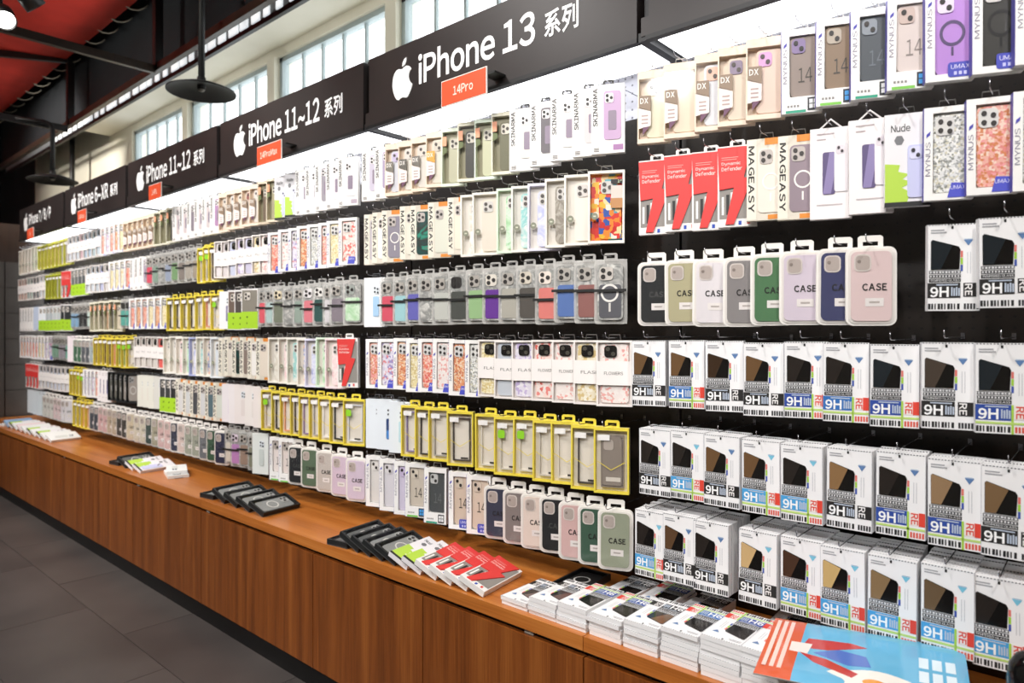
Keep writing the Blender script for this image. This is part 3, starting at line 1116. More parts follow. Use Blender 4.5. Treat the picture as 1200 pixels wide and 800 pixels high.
def k_yellow(v):
    c = v[0]
    yl = v[3] if len(v) > 3 else '#ead64a'
    w, h, d = .1, .186, .020
    b = frame_shell(w, h, d, (.0045, .0045, .006, .008), yl, '#e6ded0')
    cs = frame_shell(.066, .148, .010, (.004, .004, .005, .005), c, '#e4dccf')
    cs.v = [(x + .002, y - .003, z + .016) for x, y, z in cs.v]
    pr = MB(); pr.rect(.0, .028, .024, .030, -.0142, '#3a3734')
    lb = MB(); lb.rect(-.038, -.004, .150, .166, -d - .0006, '#f1efec')
    if len(v) > 2 and v[2] == 'dot':
        lb.slab(rr(-.036, -.012, .118, .144, .006), -d - .0010, -d - .0002, '#8ed02a')
    elif len(v) > 2 and v[2] == 'print':
        pr.slab(rr(-.026, .030, .022, .160, .008), -.0152, -.0140, '#8d8278')
        pr.slab(rr(-.022, .006, .122, .152, .008), -.0164, -.0150, '#b5aaa0')
        pr.rect(-.016, .026, .034, .046, -.0158, '#d8d0c4')
    ln = MB(); ln.poly([(-.040, .092), (.0, .068), (.040, .092), (.040, .090), (.0, .066), (-.040, .090)], -d - .0004, yl)
    pn_ = MB(); pn_.rect(-w / 2 + .0045, w / 2 - .0045, .006, h - .008, -d + .0008, 'clear')
    return w, h, d, [('frame', b, []), ('phone_case', cs, [('printed_mark', pr)]), ('sticker', lb, []), ('yellow_line', ln, []), ('window', pn_, []),
                     tab_part(w, h, yl, .020, .042)]


def k_blue(v):
    w, h, d = .098, .19, .016
    b = MB(); b.box(-w / 2, w / 2, -d, 0, 0, h, v[2] if len(v) > 2 else '#e3e9ee')
    y = -d - .0006
    ph = MB(); ph.slab(rr(-.006, .022, .040, .118, .005), y - .0012, y, v[0])
    ph.rect(-.004, .020, .042, .074, y - .0016, '#4a86c8' if v[0] == '#27406e' else v[0])
    cm = camera_block(-.004, .024, .126, .158, y, '#dfe4e8', '#2c3036', 4, .001)
    return w, h, d, [('box', b, []), ('printed_phone', ph, []), ('camera_print', cm, []), loop_part(w, h, '#55585a')]


def k_lime(v):
    w, h, d = .098, .196, .018
    b = MB(); b.box(-w / 2, w / 2, -d, 0, 0, h, '#efecea')
    y = -d - .0006
    b.rect(-.044, .044, .085, .188, y, v[0])
    lm = MB(); lm.rect(-.0485, .0485, .004, .085, y, '#a9d52c')
    cm = camera_block(-.030, .006, .140, .178, y, '#d6cec4', '#3a3632', 3, .002)
    t = MB(); t.rect(-.018, -.010, .055, .063, y - .0004, '#3c5a18'); t.rect(-.018, -.013, .025, .033, y - .0004, '#3c5a18')
    return w, h, d, [('box', b, []), ('lime_panel', lm, []), ('camera_print', cm, []), ('lettering', t, []), loop_part(w, h, '#c8c4be')]


def k_black(v):
    w, h, d = .102, .186, .02
    b = frame_shell(w, h, d, (.006, .006, .008, .008), '#1d1f20', '#4a4c4c')
    cs = MB(); cs.slab(rr(-.036, .036, .016, .170, .011), -.014, -.003, v[0])
    kids = [('camera_module', camera_block(-.030, .006, .128, .164, -.014, '#a9a9a6', '#1c1b1b', 3, .002))]
    rg = MB(); rg.ring(.0, .082, .021, .026, -.0146, '#d6d4ce', 20); kids.append(('magnet_ring', rg))
    pn_ = MB(); pn_.rect(-w / 2 + .006, w / 2 - .006, .008, h - .008, -d + .0008, 'clear')
    return w, h, d, [('box', b, []), ('phone_case', cs, kids), ('window', pn_, [])]


KIND = dict(skin=k_skin, dx=k_dx, f14=k_14, glit=k_glit, red=k_red, mag=k_mag, white=k_white, nude=k_nude, case=k_case, glass=k_glass, thin=k_glass,
            tall=k_tall, olive=k_olive, blist=k_blist, flash=k_flash, yellow=k_yellow, blue=k_blue, lime=k_lime, black=k_black)
NAME = dict(skin='case_box', dx='window_box', f14='window_box', glit='glitter_case_box', red='case_box', mag='case_box', white='case_box',
            nude='case_box', case='silicone_case_pack', glass='screen_protector_box', thin='screen_protector_box', tall='framed_case_box', olive='window_box',
            blist='blister_pack', flash='sleeved_case_box', yellow='yellow_window_box', blue='case_box', lime='case_box', black='window_box')
DESC = dict(skin='white box printed with %s case', dx='beige window box with %s case', f14='white window box with %s case',
            glit='white box with %s glitter case', red='white box with red bolt', mag='cream lettered box with %s case',
            white='white box showing purple screen', nude='pale box with green splash', case='%s silicone case pack',
            glass='white protector box with %s band', tall='pale framed box with %s case', olive='narrow window box with %s case',
            blist='clear strapped pack with %s case', flash='white sleeved box with %s case', yellow='yellow window box with %s case',
            blue='pale box printed with %s phone', lime='white box with lime lower half', black='black window box with %s case')
CAT = {k: ('screen protector' if k in ('glass', 'thin') else 'phone case') for k in KIND}
CACHE = {}
SCX = dict(f14=.87, glit=.88, white=.86, nude=.85, dx=.89, mag=.92, red=.9, skin=.95, olive=.9, tall=.96, thin=1.0)
SCY = dict(thin=.58)


def kind_data(kind, v):
    key = (kind, v)
    if key not in CACHE:
        w, h, d, parts = KIND[kind](v)
        sx, sy = SCX.get(kind, 1.0), SCY.get(kind, 1.0)
        if sx != 1 or sy != 1:
            for n_, p, subs in parts:
                for q in [p] + [sp_ for _, sp_ in subs]:
                    q.v = [(a * sx, b2 * sy, c_) for a, b2, c_ in q.v]
        CACHE[key] = (w * sx, h, d * sy, parts)
    return CACHE[key]


MESH = {}


def place(kind, v, label, group, loc, rot, merged=False):
    w, h, d, parts = kind_data(kind, v)
    if merged:
        mk = (kind, v, 'all')
        if mk not in MESH:
            mb = MB()
            for n, p, subs in parts:
                mb.extend(p)
                for sn, sp in subs:
                    mb.extend(sp)
            MESH[mk] = mb.build(NAME[kind])
        o = link(NAME[kind], MESH[mk], None, loc, rot)
        return tag(o, label, CAT[kind], group)
    e = bpy.data.objects.new(NAME[kind], None)
    COL.objects.link(e)
    e.location = loc
    e.rotation_euler = rot
    e.empty_display_size = .02
    for i, (n, p, subs) in enumerate(parts):
        mk = (kind, v, i)
        if mk not in MESH:
            MESH[mk] = p.build(n)
        po = link(n, MESH[mk], e)
        for j, (sn, sp) in enumerate(subs):
            sk = (kind, v, i, j)
            if sk not in MESH:
                MESH[sk] = sp.build(sn)
            link(sn, MESH[sk], po)
    return tag(e, label, CAT[kind], group)


ORD = ['first', 'second', 'third', 'fourth', 'fifth', 'sixth', 'seventh', 'eighth', 'ninth', 'tenth', 'eleventh', 'twelfth', 'thirteenth',
       'fourteenth', 'fifteenth', 'sixteenth', 'seventeenth', 'eighteenth', 'nineteenth', 'twentieth']

hook_mb = MB()
hook_mb.tube([(0, .001, 0), (0, -.222, 0), (0, -.229, .004), (0, -.231, .016)], .0013, 'k:#a9a9ad', 5)
hook_mb.box(-.004, .004, -.003, 0, -.004, .010, 'k:#77767a')
HOOK = hook_mb.build('hook')

ROW_TOP = [CAM_H + .708, CAM_H + .463, CAM_H + .212, CAM_H - .022, CAM_H - .255, CAM_H - .475]
Y_FRONT = -.205
BK, BL, DB, LB = ('#232120', 'black'), ('#2f6fb8', 'blue', False), ('#2b4a9c', 'dark blue', False), ('#4aa0d8', 'light blue', True)
BR = '#6b5036'
ROWS = {}


def row(bay, r, *groups):
    ROWS[(bay, r)] = groups


# ---- nearest bay
row(0, 0, ('dx', [748, 779, 815, 842, 875, 917], [('#d8d2b8', 'sage', '#e6dcc0'), ('#e0cdb6', 'black-rimmed', '#2a2623'), ('#d6d6da', 'grey', '#e6b8a4'),
                                                   ('#dccbb8', 'beige', '#8d7f94'), ('#e2c9b8', 'pink-rimmed', '#d8a4d0')]),
    ('f14', [917, 957, 998, 1040, 1085], [('#94857c', 'taupe', 'foot teal', '#8a78a0'), ('#8c7660', 'brown', 'foot', '#b8ac9c'),
                                          ('#4c5258', 'slate', 'foot teal', '#8d949c', '#6a727a'), ('#d9ccc6', 'pale rose', 'foot', '#cbb6ac', '#8d837e')]),
    ('f14', [1085, 1140, 1190, 1245], [('#b98ad4', 'purple', 'ring badge', '#e8dcee'), ('#34332f', 'charcoal', 'ring badge', '#d8d4d0'),
                                       ('#c9d4c4', 'clear green', 'plain badge')]))
row(0, 1, ('red', [750, 780, 812, 842, 876], [('#dd3b38', 'red')]), ('mag', [876, 912, 950], [('#e8dfd2', 'clear', 1), ('#8f7f88', 'mauve', 1)]),
    ('white', [950, 996, 1037], [('#f4f0f2', 'white')]), ('nude', [1037, 1083], [('#b6d84a', 'green')]),
    ('glit', [1083, 1133, 1187, 1240], [('glitter_silver', 'silver'), ('glitter_pink', 'pink'), ('glitter_silver', 'silver')]))
row(0, 2, ('case', [748, 780, 812, 848, 880, 914, 957, 992, 1060], [('#1e2022', 'black'), ('#b4ad8a', 'sage'), ('#e4dee0', 'white'), ('#8b8685', 'grey'),
                                                                    ('#4f7a52', 'green'), ('#d9ccd8', 'lilac'), ('#3c3f66', 'navy'), ('#e0c8c6', 'pink')]),
    ('glass', [1087, 1148, 1215], [BK + (False, '#23282c')]))
row(0, 3, ('glass', [742, 785, 828, 872, 920, 965, 1020, 1080, 1143, 1212], [BK + (False, BR), BL + (BR,), BK + (False, '#3c2c20'), BK + (False, BR),
                                                                             DB, BL, DB + ('#23282c',), BK + (False, '#4a4038'), DB + ('#23282c',)]))
row(0, 4, ('glass', [750, 787, 827, 870, 917, 970, 1027, 1088, 1150, 1222], [BK, LB, BK + (False, BR), LB + (BR,), LB, BK + (False, '#8a6a48'), DB,
                                                                             DB + ('#94785a',), BK + (False, '#7a6044')]))
row(0, 5, ('glass', [746, 779, 814, 866, 915, 962, 1018, 1080, 1140, 1212], [LB, BK + (False, '#5c4430'), BK, BK + (True, '#c8a878'), LB + ('#4a3428',),
                                                                             LB + ('#c8a870',), LB + ('#8a7050',), LB + ('#6a5640',), LB]))
# ---- bay under the 13 sign
row(1, 0, ('skin', [425, 440, 452], [('#c8c0d0', 'lilac'), ('#a89ab8', 'violet')]),
    ('dx', [452, 468, 483, 500, 518], [('#cfd0d6', 'grey', '#c8bcd8', '#7a7468'), ('#d8d4ca', 'clear', '#d8d0c8', '#5f5a50'),
                                       ('#d6d0c6', 'pale', '#d8cfc4', '#6f6a60'), ('#d9d2c2', 'cream', '#cfc6b8', '#e0a03c')]),
    ('olive', [518, 537, 557, 577, 598], [('#b9b79c', 'olive', '#dfe8d4'), ('#3c3a34', 'black'), ('#c4c4a4', 'sage', '#e4f0dc'), ('#6c6a50', 'dark olive')]),
    ('skin', [598, 622, 646, 672, 694, 742], [('#ddd8d0', 'pale'), ('#6a6468', 'grey'), ('#e0dcd6', 'clear'), ('#d8c8c8', 'rose'),
                                              ('#c2a2c4', 'purple', '#a878a8')]))
row(1, 1, ('mag', [428, 437, 449, 470, 482, 503, 526, 541], [('#b8b0b8', 'grey'), ('#f0ece6', 'white'), ('#8a8490', 'mauve', 1), ('#e0dccc', 'cream'),
                                                            ('marble_dark', 'dark marble'), ('#dcdccc', 'sage'), ('#e8dfcc', 'ivory')]),
    ('tall', [541, 555, 583, 600, 619, 640, 662, 690, 740], [('marble_cream', 'cream'), ('#e6dccc', 'beige'), ('marble_green', 'green', '#dcefd6'),
                                                        ('marble_teal', 'teal'), ('marble_lavender', 'lavender', '#e4e2f0'), ('marble_grey', 'grey marble'),
                                                        ('#eee8dc', 'white'), ('toy_blocks', 'multicoloured')]))
row(1, 2, ('blue', [428, 444], [('#a8cbe8', 'sky blue', '#f2f2f4')]),
    ('blist', [444, 459, 474, 489, 505, 524, 545, 564, 583, 604, 626, 648, 672, 696, 738],
     [('#d8566a', 'red'), ('#a4d0d4', 'aqua'), ('#6a68b8', 'blue'), ('smoke_clear', 'smoky'), ('#c9cac2', 'clear'), ('#4c4f4a', 'dark', '#2c2a28'),
      ('#9cc08a', 'green'), ('#6a3498', 'purple', '#e8e0d4'), ('#b4b0a4', 'grey'), ('#55504a', 'brown', '#d8cfc0'), ('#e08078', 'coral', '#f0e4d8'),
      ('#5a78b4', 'denim'), ('#94625c', 'maroon'), ('#5a5a60', 'ringed grey', '#cfc8c0', 1)]))
row(1, 3, ('glit', [430, 444, 462, 477, 491, 508, 527, 546, 561], [('glitter_pink', 'pink'), ('glitter_violet', 'violet'), ('glitter_orange', 'orange'),
                                                                  ('glitter_gold', 'gold'), ('glitter_red', 'red'), ('flower_pink', 'rosy'),
                                                                  ('glitter_orange', 'copper'), ('glitter_silver', 'silver')]),
    ('flash', [561, 580, 601, 624, 648, 673, 700, 740], [('glitter_gold', 'gold', 'FLASH'), ('#c9ced6', 'blue-grey', 'FLASH'), ('flower_lilac', 'lilac', 'FLASH'),
                                                    ('flower_red', 'red floral', 'FLOWERS'), ('flower_pink', 'rose floral', 'FLOWERS'),
                                                    ('flower_gold', 'golden', 'FLASH'), ('flower_pink', 'pink floral', 'FLOWERS')]))
row(1, 4, ('blue', [430, 443, 457, 471], [('#e3e9ee', 'white'), ('#27406e', 'dark blue'), ('#bcd8e4', 'pale blue')]),
    ('yellow', [471, 487, 503, 525, 558], [('#8d7fa8', 'violet'), ('#3a3634', 'black'), ('#a9a49c', 'grey'), ('#4c4440', 'dark')]),
    ('yellow', [558, 580, 602, 625, 647, 670, 697, 740], [('#d9d4c8', 'clear'), ('#cfc9bd', 'tinted', 'dot'), ('#d6d0c4', 'ivory', 'dot'), ('#c8c0b4', 'frosted'),
                                                     ('#e0d8ca', 'cream'), ('#4a443e', 'black'), ('#8a7f76', 'brown', 'print')]))
row(1, 5, ('f14', [430, 446, 463, 476, 498, 525], [('#e2ded8', 'clear', 'plain', '#e8e4de'), ('#dedade', 'clear lilac', 'plain', '#e4e0e0'), ('#d8cfe0', 'violet', 'plain', '#cfc0dc'),
                                                   ('#cfc4b4', 'beige', 'foot', '#d8cdbc'), ('#4c4f50', 'charcoal', 'foot teal', '#c8c8c6', '#6a6c6c')]),
    ('f14', [527, 548, 568], [('#d8c4b0', 'tan', 'badge', '#d8cab8'), ('#dccab8', 'peach', 'badge', '#d8c8b8')]),
    ('case', [568, 590, 611, 633, 655, 678, 701, 737], [('#3c3f52', 'navy'), ('#8a807c', 'taupe'), ('#e8d8cc', 'white'), ('#1e2022', 'black'), ('#d8b4b0', 'pink'),
                                                        ('#3c5a48', 'dark green'), ('#9aa08a', 'sage')]))
# ---- bay under the nearer 11~12 sign
row(2, 0, ('dx', [257, 266, 275, 284, 293, 303], [('#d8cfc4', 'beige'), ('#d6d2cc', 'grey'), ('#dcd2c4', 'cream'), ('#d8cabc', 'tan', '#8a4a44'), ('#dcd4cc', 'clear')]),
    ('olive', [303, 313, 323], [('#6c5a48', 'brown', '#d8c8b0'), ('#a49c7c', 'olive', '#e0d4bc')]),
    ('nude', [323, 335, 347], [('#b6d84a', 'green')]),
    ('skin', [347, 359, 370, 383, 397, 424], [('#efe8e8', 'white'), ('#e4dce0', 'pale'), ('#9a949c', 'grey'), ('#efe4e8', 'rose'), ('#f0ecee', 'clear', '#b8a8b4')]))
row(2, 1, ('flash', [252, 260, 268, 277, 286, 296, 305, 315], [('#e6dede', 'pale'), ('#dcd4d4', 'grey'), ('#c8cce0', 'blue'), ('flower_lilac', 'lilac'), ('#cfcbe0', 'violet'),
                                                              ('flower_gold', 'golden'), ('flower_pink', 'pink')]),
    ('glit', [315, 327, 339, 349, 361, 374, 384, 398, 424], [('glitter_red', 'red'), ('flower_pink', 'rosy'), ('glitter_violet', 'violet'), ('glitter_orange', 'orange'),
                                                            ('glitter_silver', 'silver'), ('glitter_pink', 'pink'), ('glitter_gold', 'gold'), ('flower_red', 'floral')]))
row(2, 2, ('blue', [258, 268], [('#8a84a0', 'grey', '#f2f0f2')]), ('lime', [268, 276, 284, 301], [('#6c5a50', 'brown'), ('#4c4440', 'black'), ('#8a8478', 'grey')]),
    ('blist', [301, 309, 318, 330, 342, 353, 365, 377, 385, 401, 425],
     [('#e2606c', 'red'), ('#b8cfcc', 'aqua'), ('#7c8270', 'sage', '#efe0c0'), ('smoke_clear', 'smoky'), ('#98a89c', 'grey'), ('#e0808a', 'rose', '#f2ecec'),
      ('#2c5450', 'teal', '#f2eee8'), ('#d8d4d6', 'clear'), ('#8a8088', 'mauve'), ('marble_green', 'green', '#a4aaa4')]))
row(2, 3, ('mag', [257, 264, 273, 282, 291, 301, 315], [('#d8d4c8', 'grey'), ('#e0d8cc', 'cream'), ('marble_dark', 'dark marble'), ('#8a7a70', 'brown'), ('#f0ece6', 'white'), ('#e4d8c8', 'tan')]),
    ('tall', [315, 327, 337, 349, 358, 371, 382, 397], [('marble_cream', 'cream'), ('marble_pink', 'pink'), ('marble_teal', 'teal'), ('paint_mix', 'multicoloured'),
                                                        ('marble_lavender', 'lavender', '#e0def0'), ('marble_green', 'green', '#dcefd8'), ('marble_pink', 'rose', '#f0dde0')]),
    ('red', [397, 426], [('#dd3b38', 'red')]))
row(2, 4, ('blue', [261, 269, 276, 288, 298, 307], [('#e0d4e4', 'lilac', '#eee8ea'), ('#e4dce0', 'pale', '#f0eaea'), ('#e6dcd8', 'rose', '#efe7e4'), ('#e8e0da', 'cream', '#f0e9e4'), ('#e4dcd8', 'beige', '#efe6e2')]),
    ('yellow', [307, 319, 329, 341, 351, 363, 374, 387, 403, 427], [('#d8c8b8', 'tan', 'dot'), ('#3a3430', 'black'), ('#eca884', 'peach'), ('#4c3c30', 'brown'), ('#9a84a8', 'violet'),
                                                                   ('#b4b0b0', 'grey'), ('#eceaec', 'white'), ('#2c3034', 'charcoal'), ('#d8dade', 'clear', 'dot')]))
row(2, 5, ('blist', [262, 269, 279, 289, 297], [('#d8d0c4', 'clear'), ('#c088c0', 'purple', '#e8d8e4'), ('#a08878', 'brown'), ('#8a8a78', 'grey')]),
    ('blue', [297, 317], [('#c9d0cc', 'pale', '#e4e8e4')]), ('f14', [317, 328, 338], [('#efe4de', 'white', 'foot'), ('#e8dcd6', 'rose', 'foot')]),
    ('case', [338, 353, 371, 388, 406, 428], [('#1e2022', 'black'), ('#5c7058', 'green'), ('#c8c0b8', 'grey'), ('#d8c4d4', 'lilac'), ('#d8c8d8', 'pale lilac')]))
# ---- bay under the farther 11~12 sign
row(3, 0, ('dx', [145, 152, 159, 166, 173, 181], [('#ead8b8', 'cream'), ('#e6d4c0', 'beige'), ('#e8dccc', 'pale'), ('#e0ccb0', 'tan'), ('#e8dac4', 'ivory')]),
    ('olive', [181, 190, 203], [('#8a8468', 'olive'), ('#3c3a30', 'black')]),
    ('skin', [203, 210, 217, 225, 233, 241, 256], [('#d0c0c0', 'rose'), ('#d6c8c8', 'pale'), ('#8a8088', 'grey'), ('#d8cccc', 'clear'), ('#d0c4c4', 'mauve'), ('#b088b0', 'purple', '#c49cc0')]))
row(3, 1, ('skin', [153, 161, 170], [('#e0d0d0', 'pale'), ('#b0a0b0', 'violet')]),
    ('blist', [170, 176, 184, 191, 199, 207, 216, 224, 232], [('#e05068', 'red'), ('#8aa090', 'sage'), ('smoke_clear', 'smoky'), ('#9aa4b8', 'blue'), ('#7ca070', 'green'), ('#8a8078', 'grey'), ('#b0a89c', 'clear'), ('#a49888', 'tan')]),
    ('yellow', [232, 241, 251], [('#c8c0b4', 'clear', 'dot'), ('#5a4c40', 'brown')]))
row(3, 2, ('glit', [152, 159, 165, 172, 179, 187, 196], [('glitter_red', 'red'), ('glitter_orange', 'orange'), ('glitter_pink', 'pink'), ('glitter_gold', 'gold'), ('glitter_orange', 'copper'), ('glitter_gold', 'pale gold')]),
    ('yellow', [196, 206, 214, 222, 231, 240, 256], [('#3a3430', 'black'), ('#8a7a3c', 'olive'), ('#4a3c28', 'brown'), ('#c0b8a8', 'clear'), ('#e0907c', 'coral'), ('#d8d4d4', 'grey', 'dot')]))
row(3, 3, ('flash', [158, 166, 174, 183, 192], [('#e0d8d0', 'pale'), ('#d8d0c8', 'grey'), ('#dcd4cc', 'cream'), ('#e86860', 'red')]),
    ('tall', [192, 199, 206, 213, 220, 228, 236, 243, 254], [('marble_cream', 'cream'), ('#e0dcd4', 'ivory'), ('marble_pink', 'pink'), ('marble_green', 'green'), ('marble_lavender', 'lavender', '#b0b8e0'),
                                                             ('marble_teal', 'teal'), ('paint_mix', 'multicoloured'), ('#dfe4ea', 'pale blue', '#eceff2')]))
row(3, 4, ('blue', [162, 171, 179, 188], [('#e4dcd0', 'cream', '#e8e6da'), ('#dcd8cc', 'ivory', '#e6e4d8'), ('#dedad2', 'grey', '#dcdad2')]),
    ('lime', [188, 196, 206], [('#3c3c3c', 'black'), ('#2c2c2c', 'charcoal')]),
    ('mag', [207, 215, 223, 230, 239, 247, 257], [('#d8d6d4', 'grey'), ('#cfd0d0', 'silver'), ('#4c4c50', 'black'), ('#d4d4d4', 'pale'), ('#5a7078', 'teal'), ('#d8dcd0', 'sage')]))
row(3, 5, ('case', [157, 170, 178, 184, 194, 204, 212, 221, 230, 239, 258], [('#d8d0bc', 'beige'), ('#40504a', 'dark green'), ('#b0a890', 'sage'), ('#dcb8b4', 'pink'), ('#30344c', 'navy'),
                                                                            ('#dcc8c0', 'rose'), ('#a4a898', 'grey-green'), ('#74787c', 'grey'), ('#3c6048', 'green'), ('#2c2e48', 'dark navy')]))
# ---- bay under the 6~XR sign
row(4, 0, ('flash', [80, 86, 92, 98, 104, 110, 118], [('#d8dde4', 'pale'), ('#ccd4dc', 'grey'), ('#c8a8b0', 'rose'), ('#a8b8c8', 'blue'), ('#b0c0c4', 'sage'), ('#c0ccd4', 'silver')]),
    ('glit', [118, 123, 129, 134, 139, 145], [('glitter_pink', 'pink'), ('glitter_violet', 'violet'), ('glitter_red', 'red'), ('glitter_orange', 'orange'), ('glitter_gold', 'gold')]))
row(4, 1, ('lime', [84, 92, 101], [('#6a6c68', 'grey'), ('#55585a', 'dark')]), ('flash', [101, 108, 114, 121, 128], [('#cfd6dc', 'pale'), ('#c0c8d0', 'grey'), ('#b8bcd8', 'blue'), ('#d8d4d0', 'cream')]),
    ('glit', [128, 134, 140, 149], [('glitter_gold', 'gold'), ('flower_gold', 'cream'), ('glitter_red', 'red')]))
row(4, 2, ('blist', [82, 90, 98, 106], [('#8fb8d8', 'sky blue'), ('#2c2e30', 'black'), ('#c8dcd4', 'mint')]),
    ('olive', [106, 112, 119, 126, 132, 140], [('#c0b49c', 'tan'), ('#5a4a3c', 'brown'), ('#b89070', 'copper'), ('#403c3c', 'black'), ('#d8ccb4', 'cream')]),
    ('blist', [140, 151], [('#60b8a8', 'teal', '#3a3a3a')]))
row(4, 3, ('blue', [80, 86], [('#d8a0b0', 'pink', '#f0e4e8')]), ('case', [86, 95, 102, 110], [('#3c7050', 'green'), ('#5a6068', 'grey'), ('#a8b8bc', 'pale blue')]),
    ('yellow', [110, 117, 124, 131, 138, 152], [('#a08848', 'olive'), ('#6a4c28', 'brown'), ('#f0a080', 'peach'), ('#a8b860', 'green', 'dot'), ('#d0c8b4', 'clear', 'dot')]))
row(4, 4, ('yellow', [82, 90, 98], [('#8a8038', 'olive'), ('#b0ac8c', 'tan', 'dot')]), ('glit', [98, 103, 109, 115], [('#d8d4dc', 'pale'), ('glitter_violet', 'violet'), ('glitter_red', 'red')]),
    ('white', [115, 127], [('#f0e4dc', 'white')]), ('black', [127, 137, 152], [('#6a6860', 'grey'), ('#a09890', 'tan')]))
row(4, 5, ('yellow', [86, 95, 105], [('#b0a898', 'tan'), ('#e8b080', 'peach')]), ('case', [105, 112, 125, 135, 146, 156], [('#3c4450', 'navy'), ('#d8b0b0', 'pink'), ('#c0b098', 'tan'), ('#403c38', 'black'), ('#d8ccb0', 'cream')]))
# ---- farthest bay
row(5, 0, ('tall', [23, 29, 35, 45], [('#d8c4a0', 'tan'), ('#e0d8d0', 'cream'), ('marble_green', 'green')]),
    ('yellow', [45, 53, 61, 74], [('#b8b068', 'olive', '', '#d4d450'), ('#c8b870', 'gold', '', '#d4d450'), ('#c8c8cc', 'grey', '', '#d4d450')]))
row(5, 1, ('flash', [22, 29, 36, 44, 54], [('#d0a898', 'rose'), ('#a8b8b0', 'sage'), ('#485058', 'black'), ('#d8dce0', 'pale')]),
    ('yellow', [54, 63, 73], [('#888830', 'olive', '', '#c4c83c'), ('#c8c8cc', 'grey', '', '#c4c83c')]), ('red', [73, 79], [('#dd3b38', 'red')]))
row(5, 2, ('skin', [24, 31, 40], [('#e0e0e4', 'white'), ('#d8d8dc', 'grey')]), ('blue', [40, 46], [('#6a90c8', 'blue', '#c0cce0')]),
    ('lime', [46, 55, 63, 70, 78], [('#e8eef4', 'white'), ('#b0b8bc', 'grey'), ('#c0c8c8', 'silver'), ('#282c30', 'black')]))
row(5, 3, ('glit', [24, 31, 38, 45, 53, 60], [('glitter_orange', 'orange'), ('glitter_pink', 'pink'), ('glitter_red', 'red'), ('glitter_gold', 'gold'), ('glitter_violet', 'violet')]),
    ('blist', [60, 66, 71, 78], [('#88b098', 'green'), ('#a8a0a8', 'grey'), ('#60b098', 'teal')]))
row(5, 4, ('red', [31, 45], [('#dd3b38', 'red')]), ('flash', [46, 53, 60, 68, 79], [('#d8d8dc', 'pale'), ('#c8ccd4', 'grey'), ('#d0d4e0', 'blue'), ('#dcdce0', 'white')]))
row(5, 5, ('blue', [33, 40, 48], [('#c0d4dc', 'pale blue', '#d8e0e4'), ('#c8dce0', 'aqua', '#d4dce0')]), ('case', [50, 58, 66, 80], [('#d8d8d0', 'grey'), ('#e0c8c8', 'pink'), ('#e0dce0', 'white')]))

